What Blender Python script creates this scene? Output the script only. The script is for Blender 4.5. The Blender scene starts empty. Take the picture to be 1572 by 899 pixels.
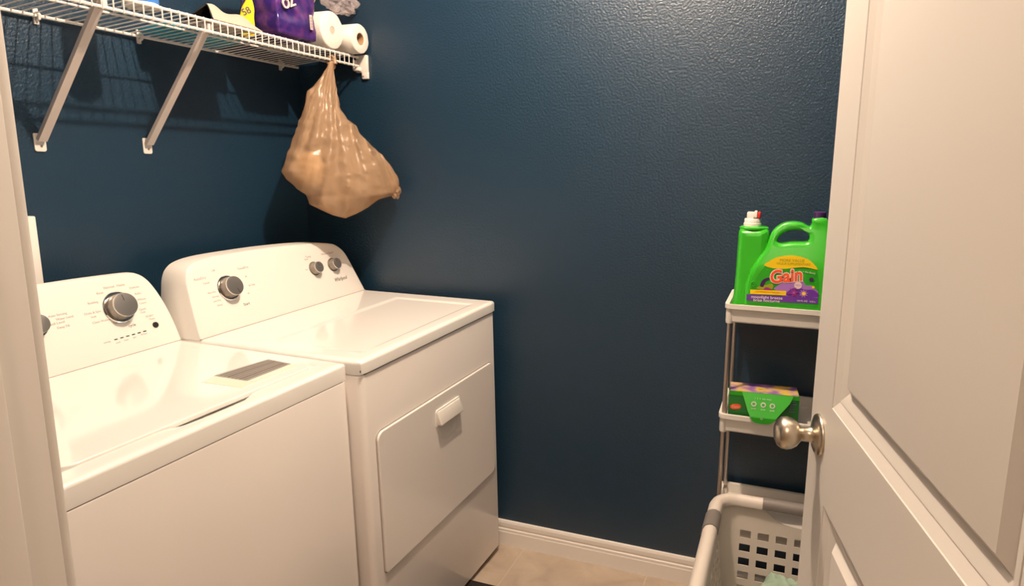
import bpy, bmesh, math, random
from mathutils import Vector, Matrix, noise
random.seed(4)
C = bpy.context.scene.collection
sc = bpy.context.scene

# ------------------------------------------------------------------ camera
cam_d = bpy.data.cameras.new('camera')
cam = bpy.data.objects.new('camera', cam_d); C.objects.link(cam); sc.camera = cam
F = Vector((-0.336656, 0.923968, -0.181509)); R = Vector((0.938958, 0.343911, 0.00913)); U = Vector((-0.070858, 0.167355, 0.983347))
cam.matrix_world = Matrix(((R.x, U.x, -F.x, 1.7612), (R.y, U.y, -F.y, -2.1113), (R.z, U.z, -F.z, 1.4032), (0, 0, 0, 1)))
cam_d.sensor_width = 36; cam_d.lens = 1023.5258 / 1572 * 36
cam_d.shift_x = -55.0 / 1572; cam_d.shift_y = -7.1 / 1572
cam_d.clip_start = 0.02

# ------------------------------------------------------------------ world, lights, exposure
w = bpy.data.worlds.new('world'); sc.world = w; w.use_nodes = True
w.node_tree.nodes['Background'].inputs[0].default_value = (0.05, 0.045, 0.04, 1)
w.node_tree.nodes['Background'].inputs[1].default_value = 0.3
sc.view_settings.view_transform = 'Standard'; sc.view_settings.look = 'None'
sc.view_settings.gamma = 1; sc.view_settings.use_curve_mapping = False
sc.view_settings.exposure = 0.0
ROOM_LAMP = (1.23, -0.82, 2.58); ROOM_POWER = 118.0; ROOM_COL = (1.0, 0.765, 0.57)
HALL_LAMP = (1.75, -2.75, 2.36); HALL_POWER = 27.0; HALL_COL = (1.0, 0.75, 0.57)

# ------------------------------------------------------------------ helpers
def mat(name, col, rough=0.5, metal=0.0, **kw):
    m = bpy.data.materials.new(name); m.use_nodes = True
    b = m.node_tree.nodes['Principled BSDF']
    b.inputs['Base Color'].default_value = (*col, 1); b.inputs['Roughness'].default_value = rough
    b.inputs['Metallic'].default_value = metal
    for k, v in kw.items(): b.inputs[k.replace('_', ' ')].default_value = v
    return m
def bsdf(m): return m.node_tree.nodes['Principled BSDF']
def add_bump(m, scale, strength, dist=0.001, detail=2.0, kind='noise', rough_var=0.0):
    nt = m.node_tree; tc = nt.nodes.new('ShaderNodeTexCoord')
    if kind == 'noise':
        t = nt.nodes.new('ShaderNodeTexNoise'); t.inputs['Scale'].default_value = scale; t.inputs['Detail'].default_value = detail
    else:
        t = nt.nodes.new('ShaderNodeTexVoronoi'); t.inputs['Scale'].default_value = scale
    nt.links.new(tc.outputs['Object'], t.inputs['Vector'])
    b = nt.nodes.new('ShaderNodeBump'); b.inputs['Strength'].default_value = strength; b.inputs['Distance'].default_value = dist
    nt.links.new(t.outputs[0], b.inputs['Height']); nt.links.new(b.outputs['Normal'], bsdf(m).inputs['Normal'])
    return t, b
def color_noise(m, c1, c2, scale, lo=0.35, hi=0.65, detail=3.0, coord='Object', vec_scale=None):
    nt = m.node_tree; tc = nt.nodes.new('ShaderNodeTexCoord'); t = nt.nodes.new('ShaderNodeTexNoise')
    t.inputs['Scale'].default_value = scale; t.inputs['Detail'].default_value = detail
    src = tc.outputs[coord]
    if vec_scale:
        mp = nt.nodes.new('ShaderNodeMapping'); mp.inputs['Scale'].default_value = vec_scale
        nt.links.new(src, mp.inputs[0]); src = mp.outputs[0]
    nt.links.new(src, t.inputs['Vector'])
    r = nt.nodes.new('ShaderNodeValToRGB'); r.color_ramp.elements[0].position = lo; r.color_ramp.elements[1].position = hi
    r.color_ramp.elements[0].color = (*c1, 1); r.color_ramp.elements[1].color = (*c2, 1)
    nt.links.new(t.outputs[0], r.inputs[0]); nt.links.new(r.outputs[0], bsdf(m).inputs['Base Color'])
def srgb(r, g, b):
    f = lambda c: (c / 255 / 12.92) if c / 255 <= 0.04045 else ((c / 255 + 0.055) / 1.055) ** 2.4
    return (f(r), f(g), f(b))

def link(name, me, m=None, parent=None, kind=None, smooth=True, angle=40):
    o = bpy.data.objects.new(name, me); C.objects.link(o)
    if m is not None and len(me.materials) == 0:
        for x in (m if isinstance(m, (list, tuple)) else [m]): me.materials.append(x)
    if parent is not None: o.parent = parent
    if kind: o['kind'] = kind
    if smooth:
        for p in me.polygons: p.use_smooth = True
        try: me.set_sharp_from_angle(angle=math.radians(angle))
        except Exception: pass
    return o
def obj(name, bm, m, parent=None, kind=None, smooth=True, angle=40, loc=None):
    bmesh.ops.recalc_face_normals(bm, faces=bm.faces[:])
    me = bpy.data.meshes.new(name); bm.to_mesh(me); bm.free()
    o = link(name, me, m, parent, kind, smooth, angle)
    if loc is not None: o.location = loc
    return o
def thing(name, label, cat, loc=(0, 0, 0), rot=None, group=None):
    o = bpy.data.objects.new(name, None); C.objects.link(o); o.empty_display_size = 0.05
    o.location = loc
    if rot is not None:
        o.rotation_mode = 'QUATERNION'; o.rotation_quaternion = rot
    tag(o, label, cat, group); return o
def tag(o, label=None, cat=None, group=None):
    if label: o['label'] = label
    if cat: o['category'] = cat
    if group: o['group'] = group
    return o
def box(bm, x0, x1, y0, y1, z0, z1, bev=0.0, seg=2, mi=0, M=None):
    vs = [bm.verts.new((x, y, z)) for x in (x0, x1) for y in (y0, y1) for z in (z0, z1)]
    fs = [bm.faces.new([vs[i] for i in f]) for f in ((0, 1, 3, 2), (4, 6, 7, 5), (0, 4, 5, 1), (2, 3, 7, 6), (0, 2, 6, 4), (1, 5, 7, 3))]
    for f in fs: f.material_index = mi
    if bev > 0:
        es = list({e for f in fs for e in f.edges})
        r = bmesh.ops.bevel(bm, geom=es, offset=bev, segments=seg, affect='EDGES', profile=0.5)
        for f in r['faces']: f.material_index = mi
        vs = list({v for f in r['faces'] for v in f.verts} | {v for v in vs if v.is_valid})
    if M is not None: bmesh.ops.transform(bm, matrix=M, verts=[v for v in vs if v.is_valid])
    return vs
def tube(bm, pts, r, seg=8, closed=False, cap=True, mi=0, flat=None):
    pts = [Vector(p) for p in pts]; n = len(pts); rings = []
    up = None
    for i, p in enumerate(pts):
        if closed: t = pts[(i + 1) % n] - pts[i - 1]
        else: t = pts[min(i + 1, n - 1)] - pts[max(i - 1, 0)]
        t.normalize()
        if up is None:
            up = Vector((0, 0, 1)) if abs(t.z) < 0.9 else Vector((1, 0, 0))
        a = t.cross(up).normalized(); b = a.cross(t).normalized(); up = b
        rr = r[i] if isinstance(r, (list, tuple)) else r
        fl = flat or 1.0
        rings.append([bm.verts.new(p + (a * math.cos(2 * math.pi * k / seg) + b * fl * math.sin(2 * math.pi * k / seg)) * rr) for k in range(seg)])
    for i in range(n if closed else n - 1):
        A = rings[i]; B = rings[(i + 1) % n]
        for k in range(seg):
            f = bm.faces.new((A[k], A[(k + 1) % seg], B[(k + 1) % seg], B[k])); f.material_index = mi
    if cap and not closed:
        for A in (rings[0], rings[-1]):
            f = bm.faces.new(A); f.material_index = mi
def lathe(bm, prof, seg=32, M=None, mi=0):
    """prof: list of (radius, height) about z"""
    rings = []; allv = []
    for r, z in prof:
        if r < 1e-6: ring = [bm.verts.new((0, 0, z))]
        else: ring = [bm.verts.new((r * math.cos(2 * math.pi * k / seg), r * math.sin(2 * math.pi * k / seg), z)) for k in range(seg)]
        rings.append(ring); allv += ring
    for A, B in zip(rings, rings[1:]):
        for k in range(seg):
            a, b, c, d = A[k % len(A)], A[(k + 1) % len(A)], B[(k + 1) % len(B)], B[k % len(B)]
            q = []
            for v in (a, b, c, d):
                if v not in q: q.append(v)
            if len(q) >= 3:
                f = bm.faces.new(q); f.material_index = mi
    if M is not None: bmesh.ops.transform(bm, matrix=M, verts=allv)
    return allv
def frame(o, x, y, z):
    """matrix with given axes as columns and origin"""
    x, y, z = Vector(x), Vector(y), Vector(z)
    return Matrix(((x.x, y.x, z.x, o[0]), (x.y, y.y, z.y, o[1]), (x.z, y.z, z.z, o[2]), (0, 0, 0, 1)))
def curve_mesh(cu):
    o = bpy.data.objects.new('tmp', cu); C.objects.link(o)
    dg = bpy.context.evaluated_depsgraph_get(); dg.update()
    me = bpy.data.meshes.new_from_object(o.evaluated_get(dg))
    bpy.data.objects.remove(o); bpy.data.curves.remove(cu)
    return me
def poly(loops, ext, bev=0.0, res=2, M=None, spline=False):
    """filled outline(s) (holes allowed) in local xy, thickness +-ext in z, as mesh"""
    cu = bpy.data.curves.new('c', 'CURVE'); cu.dimensions = '2D'; cu.fill_mode = 'BOTH'
    for L in loops:
        s = cu.splines.new('POLY'); s.points.add(len(L) - 1)
        for p, q in zip(s.points, L): p.co = (q[0], q[1], 0, 1)
        s.use_cyclic_u = True
    cu.extrude = max(ext - bev, 0); cu.bevel_depth = bev; cu.bevel_resolution = res; cu.offset = -bev
    me = curve_mesh(cu)
    if M is not None: me.transform(M)
    return me
def text(s, size, ext=0.0002, M=None, off=0.0, align='CENTER', shear=0.0, sx=1.0, spacing=1.0):
    cu = bpy.data.curves.new('t', 'FONT'); cu.body = s; cu.size = size; cu.extrude = ext; cu.offset = off
    cu.align_x = align; cu.align_y = 'CENTER'; cu.shear = shear; cu.space_character = spacing; cu.resolution_u = 4
    me = curve_mesh(cu)
    if sx != 1.0: me.transform(Matrix.Diagonal((sx, 1, 1, 1)))
    if M is not None: me.transform(M)
    return me
def join_meshes(name, mes):
    bm = bmesh.new()
    for me in mes:
        bm.from_mesh(me); bpy.data.meshes.remove(me)
    me = bpy.data.meshes.new(name); bm.to_mesh(me); bm.free(); return me
def smooth_pts(L, n=6, closed=True):
    out = []; m = len(L)
    rng = range(m) if closed else range(m - 1)
    for i in rng:
        g = (lambda k: L[k % m]) if closed else (lambda k: L[min(max(k, 0), m - 1)])
        p0, p1, p2, p3 = g(i - 1), g(i), g(i + 1), g(i + 2)
        for k in range(n):
            t = k / n
            out.append(tuple(0.5 * (2 * b + (c - a) * t + (2 * a - 5 * b + 4 * c - d) * t * t + (3 * b - a - 3 * c + d) * t ** 3) for a, b, c, d in zip(p0, p1, p2, p3)))
    if not closed: out.append(tuple(L[-1]))
    return out
def interp(L, t):
    if t <= L[0][0]: return L[0][1]
    for (a, va), (b, vb) in zip(L, L[1:]):
        if t <= b: return va + (vb - va) * (t - a) / (b - a)
    return L[-1][1]

# ------------------------------------------------------------------ materials
m_blue = mat('blue_wall_paint', (0.0050, 0.0275, 0.058), 0.385)
bsdf(m_blue).inputs['Specular IOR Level'].default_value = 0.76
_t, _b = add_bump(m_blue, 150, 0.80, 0.0022, 3.0)
m_hall = mat('hall_wall_paint', (0.62, 0.55, 0.46), 0.6); add_bump(m_hall, 120, 0.3, 0.0015)
m_ceil = mat('ceiling_paint', (0.78, 0.76, 0.72), 0.85); add_bump(m_ceil, 90, 0.5, 0.002)
m_trim = mat('white_trim_paint', (0.70, 0.68, 0.655), 0.38)
m_base = mat('white_baseboard_paint', (0.82, 0.79, 0.76), 0.38)
m_door = mat('white_door_paint', (0.66, 0.64, 0.61), 0.42); add_bump(m_door, 400, 0.05, 0.0004)
m_enamel = mat('white_enamel', (0.91, 0.90, 0.875), 0.10)
bsdf(m_enamel).inputs['Coat Weight'].default_value = 0.3; bsdf(m_enamel).inputs['Coat Roughness'].default_value = 0.08
m_cabinet = mat('white_cabinet_steel', (0.90, 0.86, 0.83), 0.16)
m_plastic = mat('white_console_plastic', (0.88, 0.86, 0.82), 0.3)
m_seam = mat('dark_seam', (0.10, 0.08, 0.07), 0.6)
m_gasket = mat('grey_gasket', (0.40, 0.36, 0.33), 0.6)
m_knobcap = mat('brushed_knob_cap', (0.46, 0.44, 0.41), 0.32, 0.85)
m_chrome = mat('chrome', (0.72, 0.70, 0.67), 0.12, 1.0)
m_knobside = mat('knob_skirt', (0.30, 0.27, 0.24), 0.3, 0.6)
m_ink = mat('grey_print', (0.42, 0.38, 0.36), 0.6)
m_inkdark = mat('dark_print', (0.10, 0.09, 0.09), 0.5)
m_black = mat('black_plastic', (0.02, 0.018, 0.016), 0.4)
m_label = mat('silver_label', (0.30, 0.28, 0.26), 0.35, 0.2)
m_labelline = mat('label_lines', (0.16, 0.14, 0.13), 0.5)
m_palelabel = mat('pale_label', (0.80, 0.78, 0.66), 0.3)
m_wire = mat('white_wire_coating', (0.80, 0.76, 0.72), 0.35)
m_brace = mat('white_brace', (0.70, 0.62, 0.58), 0.45)
m_nickel = mat('brushed_nickel', (0.56, 0.50, 0.41), 0.30, 1.0)
add_bump(m_nickel, 300, 0.05, 0.0005)
m_pole = mat('steel_tube', (0.55, 0.48, 0.42), 0.28, 0.9)
m_cart = mat('white_cart_plastic', (0.76, 0.73, 0.68), 0.4)
m_basket = mat('off_white_basket_plastic', (0.66, 0.61, 0.56), 0.38)
m_grip = mat('grey_grip', (0.17, 0.155, 0.145), 0.5)
m_cloth = mat('pale_green_cloth', (0.30, 0.42, 0.33), 0.9); add_bump(m_cloth, 600, 0.5, 0.001)
m_green = mat('green_plastic', (0.035, 0.42, 0.018), 0.28)
bsdf(m_green).inputs['Subsurface Weight'].default_value = 0.05
m_greenlabel = mat('green_label', (0.022, 0.33, 0.014), 0.3)
m_yellow = mat('yellow_label', (0.86, 0.60, 0.01), 0.4)
m_purple = mat('purple_label', (0.13, 0.035, 0.32), 0.35)
m_lilac = mat('lilac_label', (0.36, 0.16, 0.52), 0.4)
m_deep = mat('deep_purple', (0.05, 0.012, 0.10), 0.35)
m_orange = mat('orange_letters', (0.86, 0.10, 0.02), 0.4)
m_white = mat('white_print', (0.85, 0.82, 0.80), 0.4)
m_pinkwhite = mat('pale_pink_print', (0.80, 0.62, 0.60), 0.4)
m_red = mat('red_plastic', (0.62, 0.03, 0.03), 0.35)
m_tapwhite = mat('white_cap_plastic', (0.82, 0.78, 0.74), 0.35)
m_magenta = mat('magenta_print', (0.30, 0.02, 0.22), 0.4)
m_olive = mat('olive_print', (0.30, 0.30, 0.01), 0.5)
m_paper = mat('tissue_paper', (0.84, 0.80, 0.74), 0.9); add_bump(m_paper, 260, 0.4, 0.0015)
m_core = mat('cardboard_core', (0.42, 0.26, 0.14), 0.9)
m_greycore = mat('grey_core', (0.52, 0.47, 0.40), 0.9)
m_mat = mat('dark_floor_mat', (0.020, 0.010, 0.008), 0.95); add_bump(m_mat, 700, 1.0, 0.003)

# purple film
m_film = mat('purple_film', (0.08, 0.02, 0.2), 0.2)
color_noise(m_film, (0.030, 0.014, 0.13), (0.10, 0.028, 0.17), 30, 0.42, 0.66, 2.0)
# clear film
m_clear = bpy.data.materials.new('clear_film'); m_clear.use_nodes = True
nt = m_clear.node_tree; nt.nodes.clear()
out = nt.nodes.new('ShaderNodeOutputMaterial'); mx = nt.nodes.new('ShaderNodeMixShader')
tr = nt.nodes.new('ShaderNodeBsdfTransparent'); pr = nt.nodes.new('ShaderNodeBsdfPrincipled')
pr.inputs['Base Color'].default_value = (0.62, 0.55, 0.56, 1); pr.inputs['Roughness'].default_value = 0.06
mx.inputs[0].default_value = 0.38
nt.links.new(tr.outputs[0], mx.inputs[1]); nt.links.new(pr.outputs[0], mx.inputs[2]); nt.links.new(mx.outputs[0], out.inputs[0])
# bag film: thin tan plastic
m_bag = bpy.data.materials.new('tan_bag_film'); m_bag.use_nodes = True
nt = m_bag.node_tree; nt.nodes.clear()
out = nt.nodes.new('ShaderNodeOutputMaterial'); mx = nt.nodes.new('ShaderNodeMixShader'); m2 = nt.nodes.new('ShaderNodeMixShader')
tr = nt.nodes.new('ShaderNodeBsdfTransparent'); pr = nt.nodes.new('ShaderNodeBsdfPrincipled'); tl = nt.nodes.new('ShaderNodeBsdfTranslucent')
tr.inputs[0].default_value = (0.90, 0.74, 0.54, 1)
pr.inputs['Base Color'].default_value = (0.60, 0.425, 0.28, 1); pr.inputs['Roughness'].default_value = 0.25
tl.inputs[0].default_value = (0.50, 0.31, 0.16, 1)
m2.inputs[0].default_value = 0.25; nt.links.new(pr.outputs[0], m2.inputs[1]); nt.links.new(tl.outputs[0], m2.inputs[2])
mx.inputs[0].default_value = 0.62
nt.links.new(tr.outputs[0], mx.inputs[1]); nt.links.new(m2.outputs[0], mx.inputs[2]); nt.links.new(mx.outputs[0], out.inputs[0])
tc = nt.nodes.new('ShaderNodeTexCoord'); mp = nt.nodes.new('ShaderNodeMapping'); mp.inputs['Scale'].default_value = (1, 1, 0.28)
nz = nt.nodes.new('ShaderNodeTexNoise'); nz.inputs['Scale'].default_value = 34; nz.inputs['Detail'].default_value = 4
bp = nt.nodes.new('ShaderNodeBump'); bp.inputs['Strength'].default_value = 0.5; bp.inputs['Distance'].default_value = 0.006
nt.links.new(tc.outputs['Object'], mp.inputs[0]); nt.links.new(mp.outputs[0], nz.inputs['Vector']); nt.links.new(nz.outputs[0], bp.inputs['Height'])
nt.links.new(bp.outputs[0], pr.inputs['Normal'])

# tiles: large beige floor tiles, grout lines
m_tile = mat('beige_floor_tile', (0.5, 0.42, 0.33), 0.33)
nt = m_tile.node_tree; tc = nt.nodes.new('ShaderNodeTexCoord'); mp = nt.nodes.new('ShaderNodeMapping')
mp.inputs['Location'].default_value = (-0.912 / 1.0, 0.350, 0)
br = nt.nodes.new('ShaderNodeTexBrick'); br.inputs['Scale'].default_value = 1.0
br.offset = 0.0; br.inputs['Brick Width'].default_value = 0.462; br.inputs['Row Height'].default_value = 0.462
br.inputs['Mortar Size'].default_value = 0.0035; br.inputs['Mortar Smooth'].default_value = 0.3
br.inputs['Mortar'].default_value = (0.50, 0.42, 0.34, 1)
nz = nt.nodes.new('ShaderNodeTexNoise'); nz.inputs['Scale'].default_value = 9; nz.inputs['Detail'].default_value = 6; nz.inputs['Distortion'].default_value = 0.8
rp = nt.nodes.new('ShaderNodeValToRGB'); rp.color_ramp.elements[0].color = (0.37, 0.30, 0.235, 1); rp.color_ramp.elements[1].color = (0.50, 0.42, 0.335, 1)
rp.color_ramp.elements[0].position = 0.3; rp.color_ramp.elements[1].position = 0.7
nt.links.new(tc.outputs['Object'], mp.inputs[0]); nt.links.new(mp.outputs[0], br.inputs['Vector']); nt.links.new(tc.outputs['Object'], nz.inputs['Vector'])
nt.links.new(nz.outputs[0], rp.inputs[0]); nt.links.new(rp.outputs[0], br.inputs['Color1']); nt.links.new(rp.outputs[0], br.inputs['Color2'])
nt.links.new(br.outputs['Color'], bsdf(m_tile).inputs['Base Color'])
bb = nt.nodes.new('ShaderNodeBump'); bb.inputs['Strength'].default_value = 0.4; bb.inputs['Distance'].default_value = 0.001; bb.invert = True
nt.links.new(br.outputs['Fac'], bb.inputs['Height']); nt.links.new(bb.outputs[0], bsdf(m_tile).inputs['Normal'])

# ------------------------------------------------------------------ the room shell
XR = 2.16; YF = -1.718; YH = -1.838; JX = 1.12; JR = 1.99; CZ = 2.70
def sbox(name, m, *a, bev=0.0):
    bm = bmesh.new(); box(bm, *a, bev=bev); return obj(name, bm, m, kind='structure', smooth=bev > 0)
sbox('floor', m_tile, -0.1, 3.3, -3.6, 0.1, -0.1, 0.0)
sbox('ceiling', m_ceil, -0.1, 3.3, -3.6, 0.1, CZ, CZ + 0.1)
sbox('wall_left', m_blue, -0.1, 0.0, YF, 0.1, 0.0, CZ)
sbox('wall_back', m_blue, 0.0, XR, 0.0, 0.1, 0.0, CZ)
sbox('wall_right', m_blue, XR, XR + 0.1, YF, 0.1, 0.0, CZ)
bm = bmesh.new()
DH = 2.05
for a in ((-0.1, JX - 0.016, 0, CZ), (JR + 0.016, 3.3, 0, CZ), (JX - 0.016, JR + 0.016, DH + 0.016, CZ)):
    box(bm, a[0], a[1], (YF + YH) / 2, YF, a[2], a[3], mi=0)
    box(bm, a[0], a[1], YH, (YF + YH) / 2, a[2], a[3], mi=1)
obj('wall_front', bm, [m_blue, m_hall], kind='structure', smooth=False)
sbox('wall_hall_left', m_hall, -0.1, 0.0, -3.6, YH, 0, CZ)
sbox('wall_hall_right', m_hall, 3.2, 3.3, -3.6, YH, 0, CZ)
sbox('wall_hall_back', m_hall, 0.0, 3.2, -3.6, -3.5, 0, CZ)
# door frame: jamb boards, stops, casings (one frame)
bm = bmesh.new()
box(bm, JX - 0.016, JX, YH, YF, 0, DH, bev=0.0015)
box(bm, JR, JR + 0.016, YH, YF, 0, DH, bev=0.0015)
box(bm, JX - 0.016, JR + 0.016, YH, YF, DH, DH + 0.016, bev=0.0015)
obj('trim_1', bm, m_trim, kind='structure')
bm = bmesh.new()
box(bm, JX, JX + 0.012, YH + 0.03, YF - 0.036, 0, DH, bev=0.002)
box(bm, JR - 0.012, JR, YH + 0.03, YF - 0.036, 0, DH, bev=0.002)
box(bm, JX, JR, YH + 0.03, YF - 0.036, DH - 0.012, DH, bev=0.002)
obj('trim_2', bm, m_trim, kind='structure')
for i, (ya, yb) in enumerate(((YF, YF + 0.013), (YH - 0.013, YH))):
    bm = bmesh.new()
    for xa, xb in ((JX - 0.066, JX - 0.006), (JR + 0.006, JR + 0.066)):
        box(bm, xa, xb, ya, yb, 0, DH + 0.066, bev=0.003)
    box(bm, JX - 0.006, JR + 0.006, ya, yb, DH + 0.006, DH + 0.066, bev=0.003)
    obj('trim_%d' % (i + 3), bm, m_trim, kind='structure')
# strike plate lip on the latch jamb
bm = bmesh.new()
box(bm, JX, JX + 0.0016, YF - 0.033, YF + 0.000, 0.925, 0.982, bev=0.0006)
box(bm, JX + 0.0005, JX + 0.006, YF - 0.001, YF + 0.008, 0.962, 0.980, bev=0.002)
tag(obj('strike_plate', bm, m_nickel), 'small metal strike plate with curved lip on the left door jamb', 'strike plate')

# baseboards with a stepped profile
BB = [(0.0, 0.0), (0.014, 0.0), (0.014, 0.052), (0.0125, 0.055), (0.0125, 0.064), (0.0095, 0.067), (0.0095, 0.071), (0.011, 0.074), (0.011, 0.088), (0.008, 0.0955), (0.0, 0.0965)]
def baseboard(name, p0, p1, nrm):
    bm = bmesh.new(); p0 = Vector((*p0, 0)); p1 = Vector((*p1, 0)); n = Vector((*nrm, 0))
    A = [bm.verts.new(p0 + n * d + Vector((0, 0, z))) for d, z in BB]; B = [bm.verts.new(p1 + n * d + Vector((0, 0, z))) for d, z in BB]
    for i in range(len(BB)):
        j = (i + 1) % len(BB); bm.faces.new((A[i], A[j], B[j], B[i]))
    bm.faces.new(A); bm.faces.new(B)
    obj(name, bm, m_base, kind='structure', angle=20)
baseboard('baseboard_back', (0.0, 0.0), (XR, 0.0), (0, -1))
baseboard('baseboard_left', (0.0, -0.014), (0.0, YF), (1, 0))
baseboard('baseboard_right', (XR, -0.014), (XR, YF + 0.014), (-1, 0))
baseboard('baseboard_front', (0.014, YF), (JX - 0.067, YF), (0, 1))

# ------------------------------------------------------------------ ceiling lamps
def lamp(name, label, loc, power, col, r):
    t = thing(name, label, 'lamp', (loc[0], loc[1], CZ))
    bm = bmesh.new(); lathe(bm, [(0, 0), (0.075, 0), (0.075, -0.010), (0.060, -0.022), (0.0, -0.022)], 40)
    obj('ceiling_canopy', bm, m_white, t)
    L = bpy.data.lights.new('bulb_light', 'POINT'); L.energy = power; L.color = col; L.shadow_soft_size = r
    o = bpy.data.objects.new('bulb_light', L); C.objects.link(o); o.parent = t; o.location = (0, 0, loc[2] - CZ)
    return t
lamp('ceiling_lamp', 'round ceiling lamp of the laundry room', ROOM_LAMP, ROOM_POWER, ROOM_COL, 0.018)
lamp('ceiling_lamp', 'round ceiling lamp of the hallway', HALL_LAMP, HALL_POWER, HALL_COL, 0.12)

# ------------------------------------------------------------------ washer and dryer (local frame: front x=0, right side y=0)
def rotq(r):
    v = Vector(r); return Matrix.Rotation(v.length, 4, v.normalized()).to_quaternion()
def rrect(y0, y1, z0, z1, r, n=6):
    pts = []
    rs = r if isinstance(r, (list, tuple)) else (r,) * 4
    for (cy, cz, a0), rr in zip(((y1, z1, 0), (y0, z1, 90), (y0, z0, 180), (y1, z0, 270)), rs):
        sy = -1 if cy == y1 else 1; sz = -1 if cz == z1 else 1
        for k in range(n + 1):
            a = math.radians(a0 + 90 * k / n)
            pts.append((cy + sy * rr + rr * math.cos(a), cz + sz * rr + rr * math.sin(a)))
    return pts
YZX = frame((0, 0, 0), (0, 1, 0), (0, 0, 1), (1, 0, 0))       # local xy of a flat shape -> machine y,z facing +x
TILT = 0.35
def face_frame(x0, z0):
    zf = Vector((1, 0, TILT)).normalized(); yy = Vector((0, 1, 0)); up = zf.cross(yy)
    return Vector((x0, 0, z0)), yy, up, zf
def on_face(fr, y, z, off=0.0, rot=0.0):
    """frame on the leaning console face at height z, y along the face"""
    o, yy, up, zf = fr
    p = o + yy * y + up * ((z - o.z) / up.z) + zf * off
    a = yy * math.cos(rot) + up * math.sin(rot); b = up * math.cos(rot) - yy * math.sin(rot)
    return frame(p, a, b, zf)
def console(fr, outline, depth_bottom, depth_top, parent):
    """rounded console whose front leans back; outline in (y, z)"""
    o, yy, up, zf = fr
    pts = smooth_pts(outline, 4, closed=False)
    bm = bmesh.new(); rings = []
    zmax = max(p[1] for p in pts); zmin = pts[0][1]; yc = (pts[0][0] + pts[-1][0]) / 2
    def P(y, z, off, back):
        x = o.x - TILT * (z - o.z)
        if back: x = o.x - depth_bottom
        return Vector((x, y, z))
    # rings from front face edge to back, with a rounded rim
    for k, (ins, off) in enumerate(((0.006, 0.0), (0.002, -0.0015), (0.0, -0.006), (-0.0, None))):
        ring = []
        for y, z in pts:
            dy = (yc - y); dz = (zmin - z); L = math.hypot(dy, dz) or 1
            t = (z - zmin) / (zmax - zmin)
            y2 = y + ins * (1 if y < yc else -1) * min(1, abs(dy) / 0.2); z2 = z - ins * t
            if off is None: x = min(o.x - depth_bottom, o.x - TILT * (z - o.z) - 0.02)
            else: x = o.x - TILT * (z2 - o.z) + off
            ring.append(bm.verts.new((x, y2, z2)))
        rings.append(ring)
    for A, B in zip(rings, rings[1:]):
        for i in range(len(A) - 1): bm.faces.new((A[i], A[i + 1], B[i + 1], B[i]))
        bm.faces.new((A[-1], A[0], B[0], B[-1]))
    bm.faces.new(rings[0]); bm.faces.new(rings[-1])
    return obj('console', bm, m_plastic, parent, angle=35)
def dial(fr, y, z, r, h, parent, mark_ang, ring=True, name='dial'):
    M = on_face(fr, y, z)
    bm = bmesh.new()
    if ring: lathe(bm, [(r * 1.30, 0.0), (r * 1.30, 0.002), (r * 1.24, 0.004), (r * 1.14, 0.004), (r * 1.11, 0.001), (0, 0.001)], 48, M=M)
    else: lathe(bm, [(r * 1.25, 0.0), (r * 1.25, 0.0015), (r * 1.15, 0.002), (0, 0.002)], 40, M=M)
    base = obj(name, bm, m_knobside if not ring else m_chrome, parent)
    bm = bmesh.new(); lathe(bm, [(r * 1.06, 0.001), (r * 1.03, h * 0.5), (r * 0.96, h * 0.86), (r * 0.96, h * 0.9)], 48, M=M)
    obj('skirt', bm, m_knobside, base)
    bm = bmesh.new(); lathe(bm, [(r * 0.97, h * 0.86), (r * 0.985, h * 0.93), (r * 0.96, h)], 48, M=M)
    obj('rim', bm, m_chrome, base)
    bm = bmesh.new(); lathe(bm, [(r * 0.96, h), (r * 0.90, h * 1.01), (0, h * 1.03)], 48, M=M)
    obj('cap', bm, m_knobcap, base)
    Mm = on_face(fr, y, z, h * 1.03 + 0.0002, mark_ang)
    bm = bmesh.new(); box(bm, r * 0.35, r * 0.86, -0.0006, 0.0006, -0.0005, 0.0004, M=Mm)
    obj('pointer_mark', bm, m_inkdark, base)
    return base
def words(fr, items, m, parent, name='print'):
    mes = [text(s, size, 0.00012, M=on_face(fr, y, z, 0.0003)) for s, y, z, size in items]
    return link(name, join_meshes(name, mes), m, parent, smooth=False)

# ---- dryer
ZT = 0.9465; WD = 0.7214
dr = thing('dryer', 'white front-loading clothes dryer with three console dials next to the blue far wall', 'dryer', (0.8322, -0.0457, 0.0), rotq((0.02763, -0.00978, -0.04299)))
DB = -0.690
def cabinet(x0, x1, y0, y1, z0, z1, parent):
    me = poly([rrect(x0, x1, y0, y1, 0.017, 8)], (z1 - z0) / 2, 0.0022, 2, M=Matrix.Translation((0, 0, (z0 + z1) / 2)))
    return link('cabinet', me, m_cabinet, parent, angle=35)
cabinet(DB, 0.0, -WD, 0.0, 0.0256, ZT - 0.0392, dr)
bm = bmesh.new()   # top slab with a shallow pressed tray
x0, x1, y0, y1 = DB, 0.004, -WD, 0.003
nx, ny = 60, 60; grid = []
def tray_h(x, y):
    def s(d): d = max(0.0, min(1.0, d)); return d * d * (3 - 2 * d)
    e = min((x + 0.355) / 0.02, (-0.040 - x) / 0.014, (y + 0.655) / 0.014, (-0.066 - y) / 0.014)
    return -0.0035 * s(e)
import itertools
xs = sorted(set([x0 + 0.012 + (x1 - x0 - 0.024) * i / nx for i in range(nx + 1)] + [-0.355, -0.345, -0.335, -0.04, -0.047, -0.054]))
ys = sorted(set([y0 + 0.012 + (y1 - y0 - 0.024) * i / ny for i in range(ny + 1)] + [-0.655, -0.648, -0.641, -0.066, -0.073, -0.08]))
grid = [[bm.verts.new((x, y, ZT + tray_h(x, y))) for y in ys] for x in xs]
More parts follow.
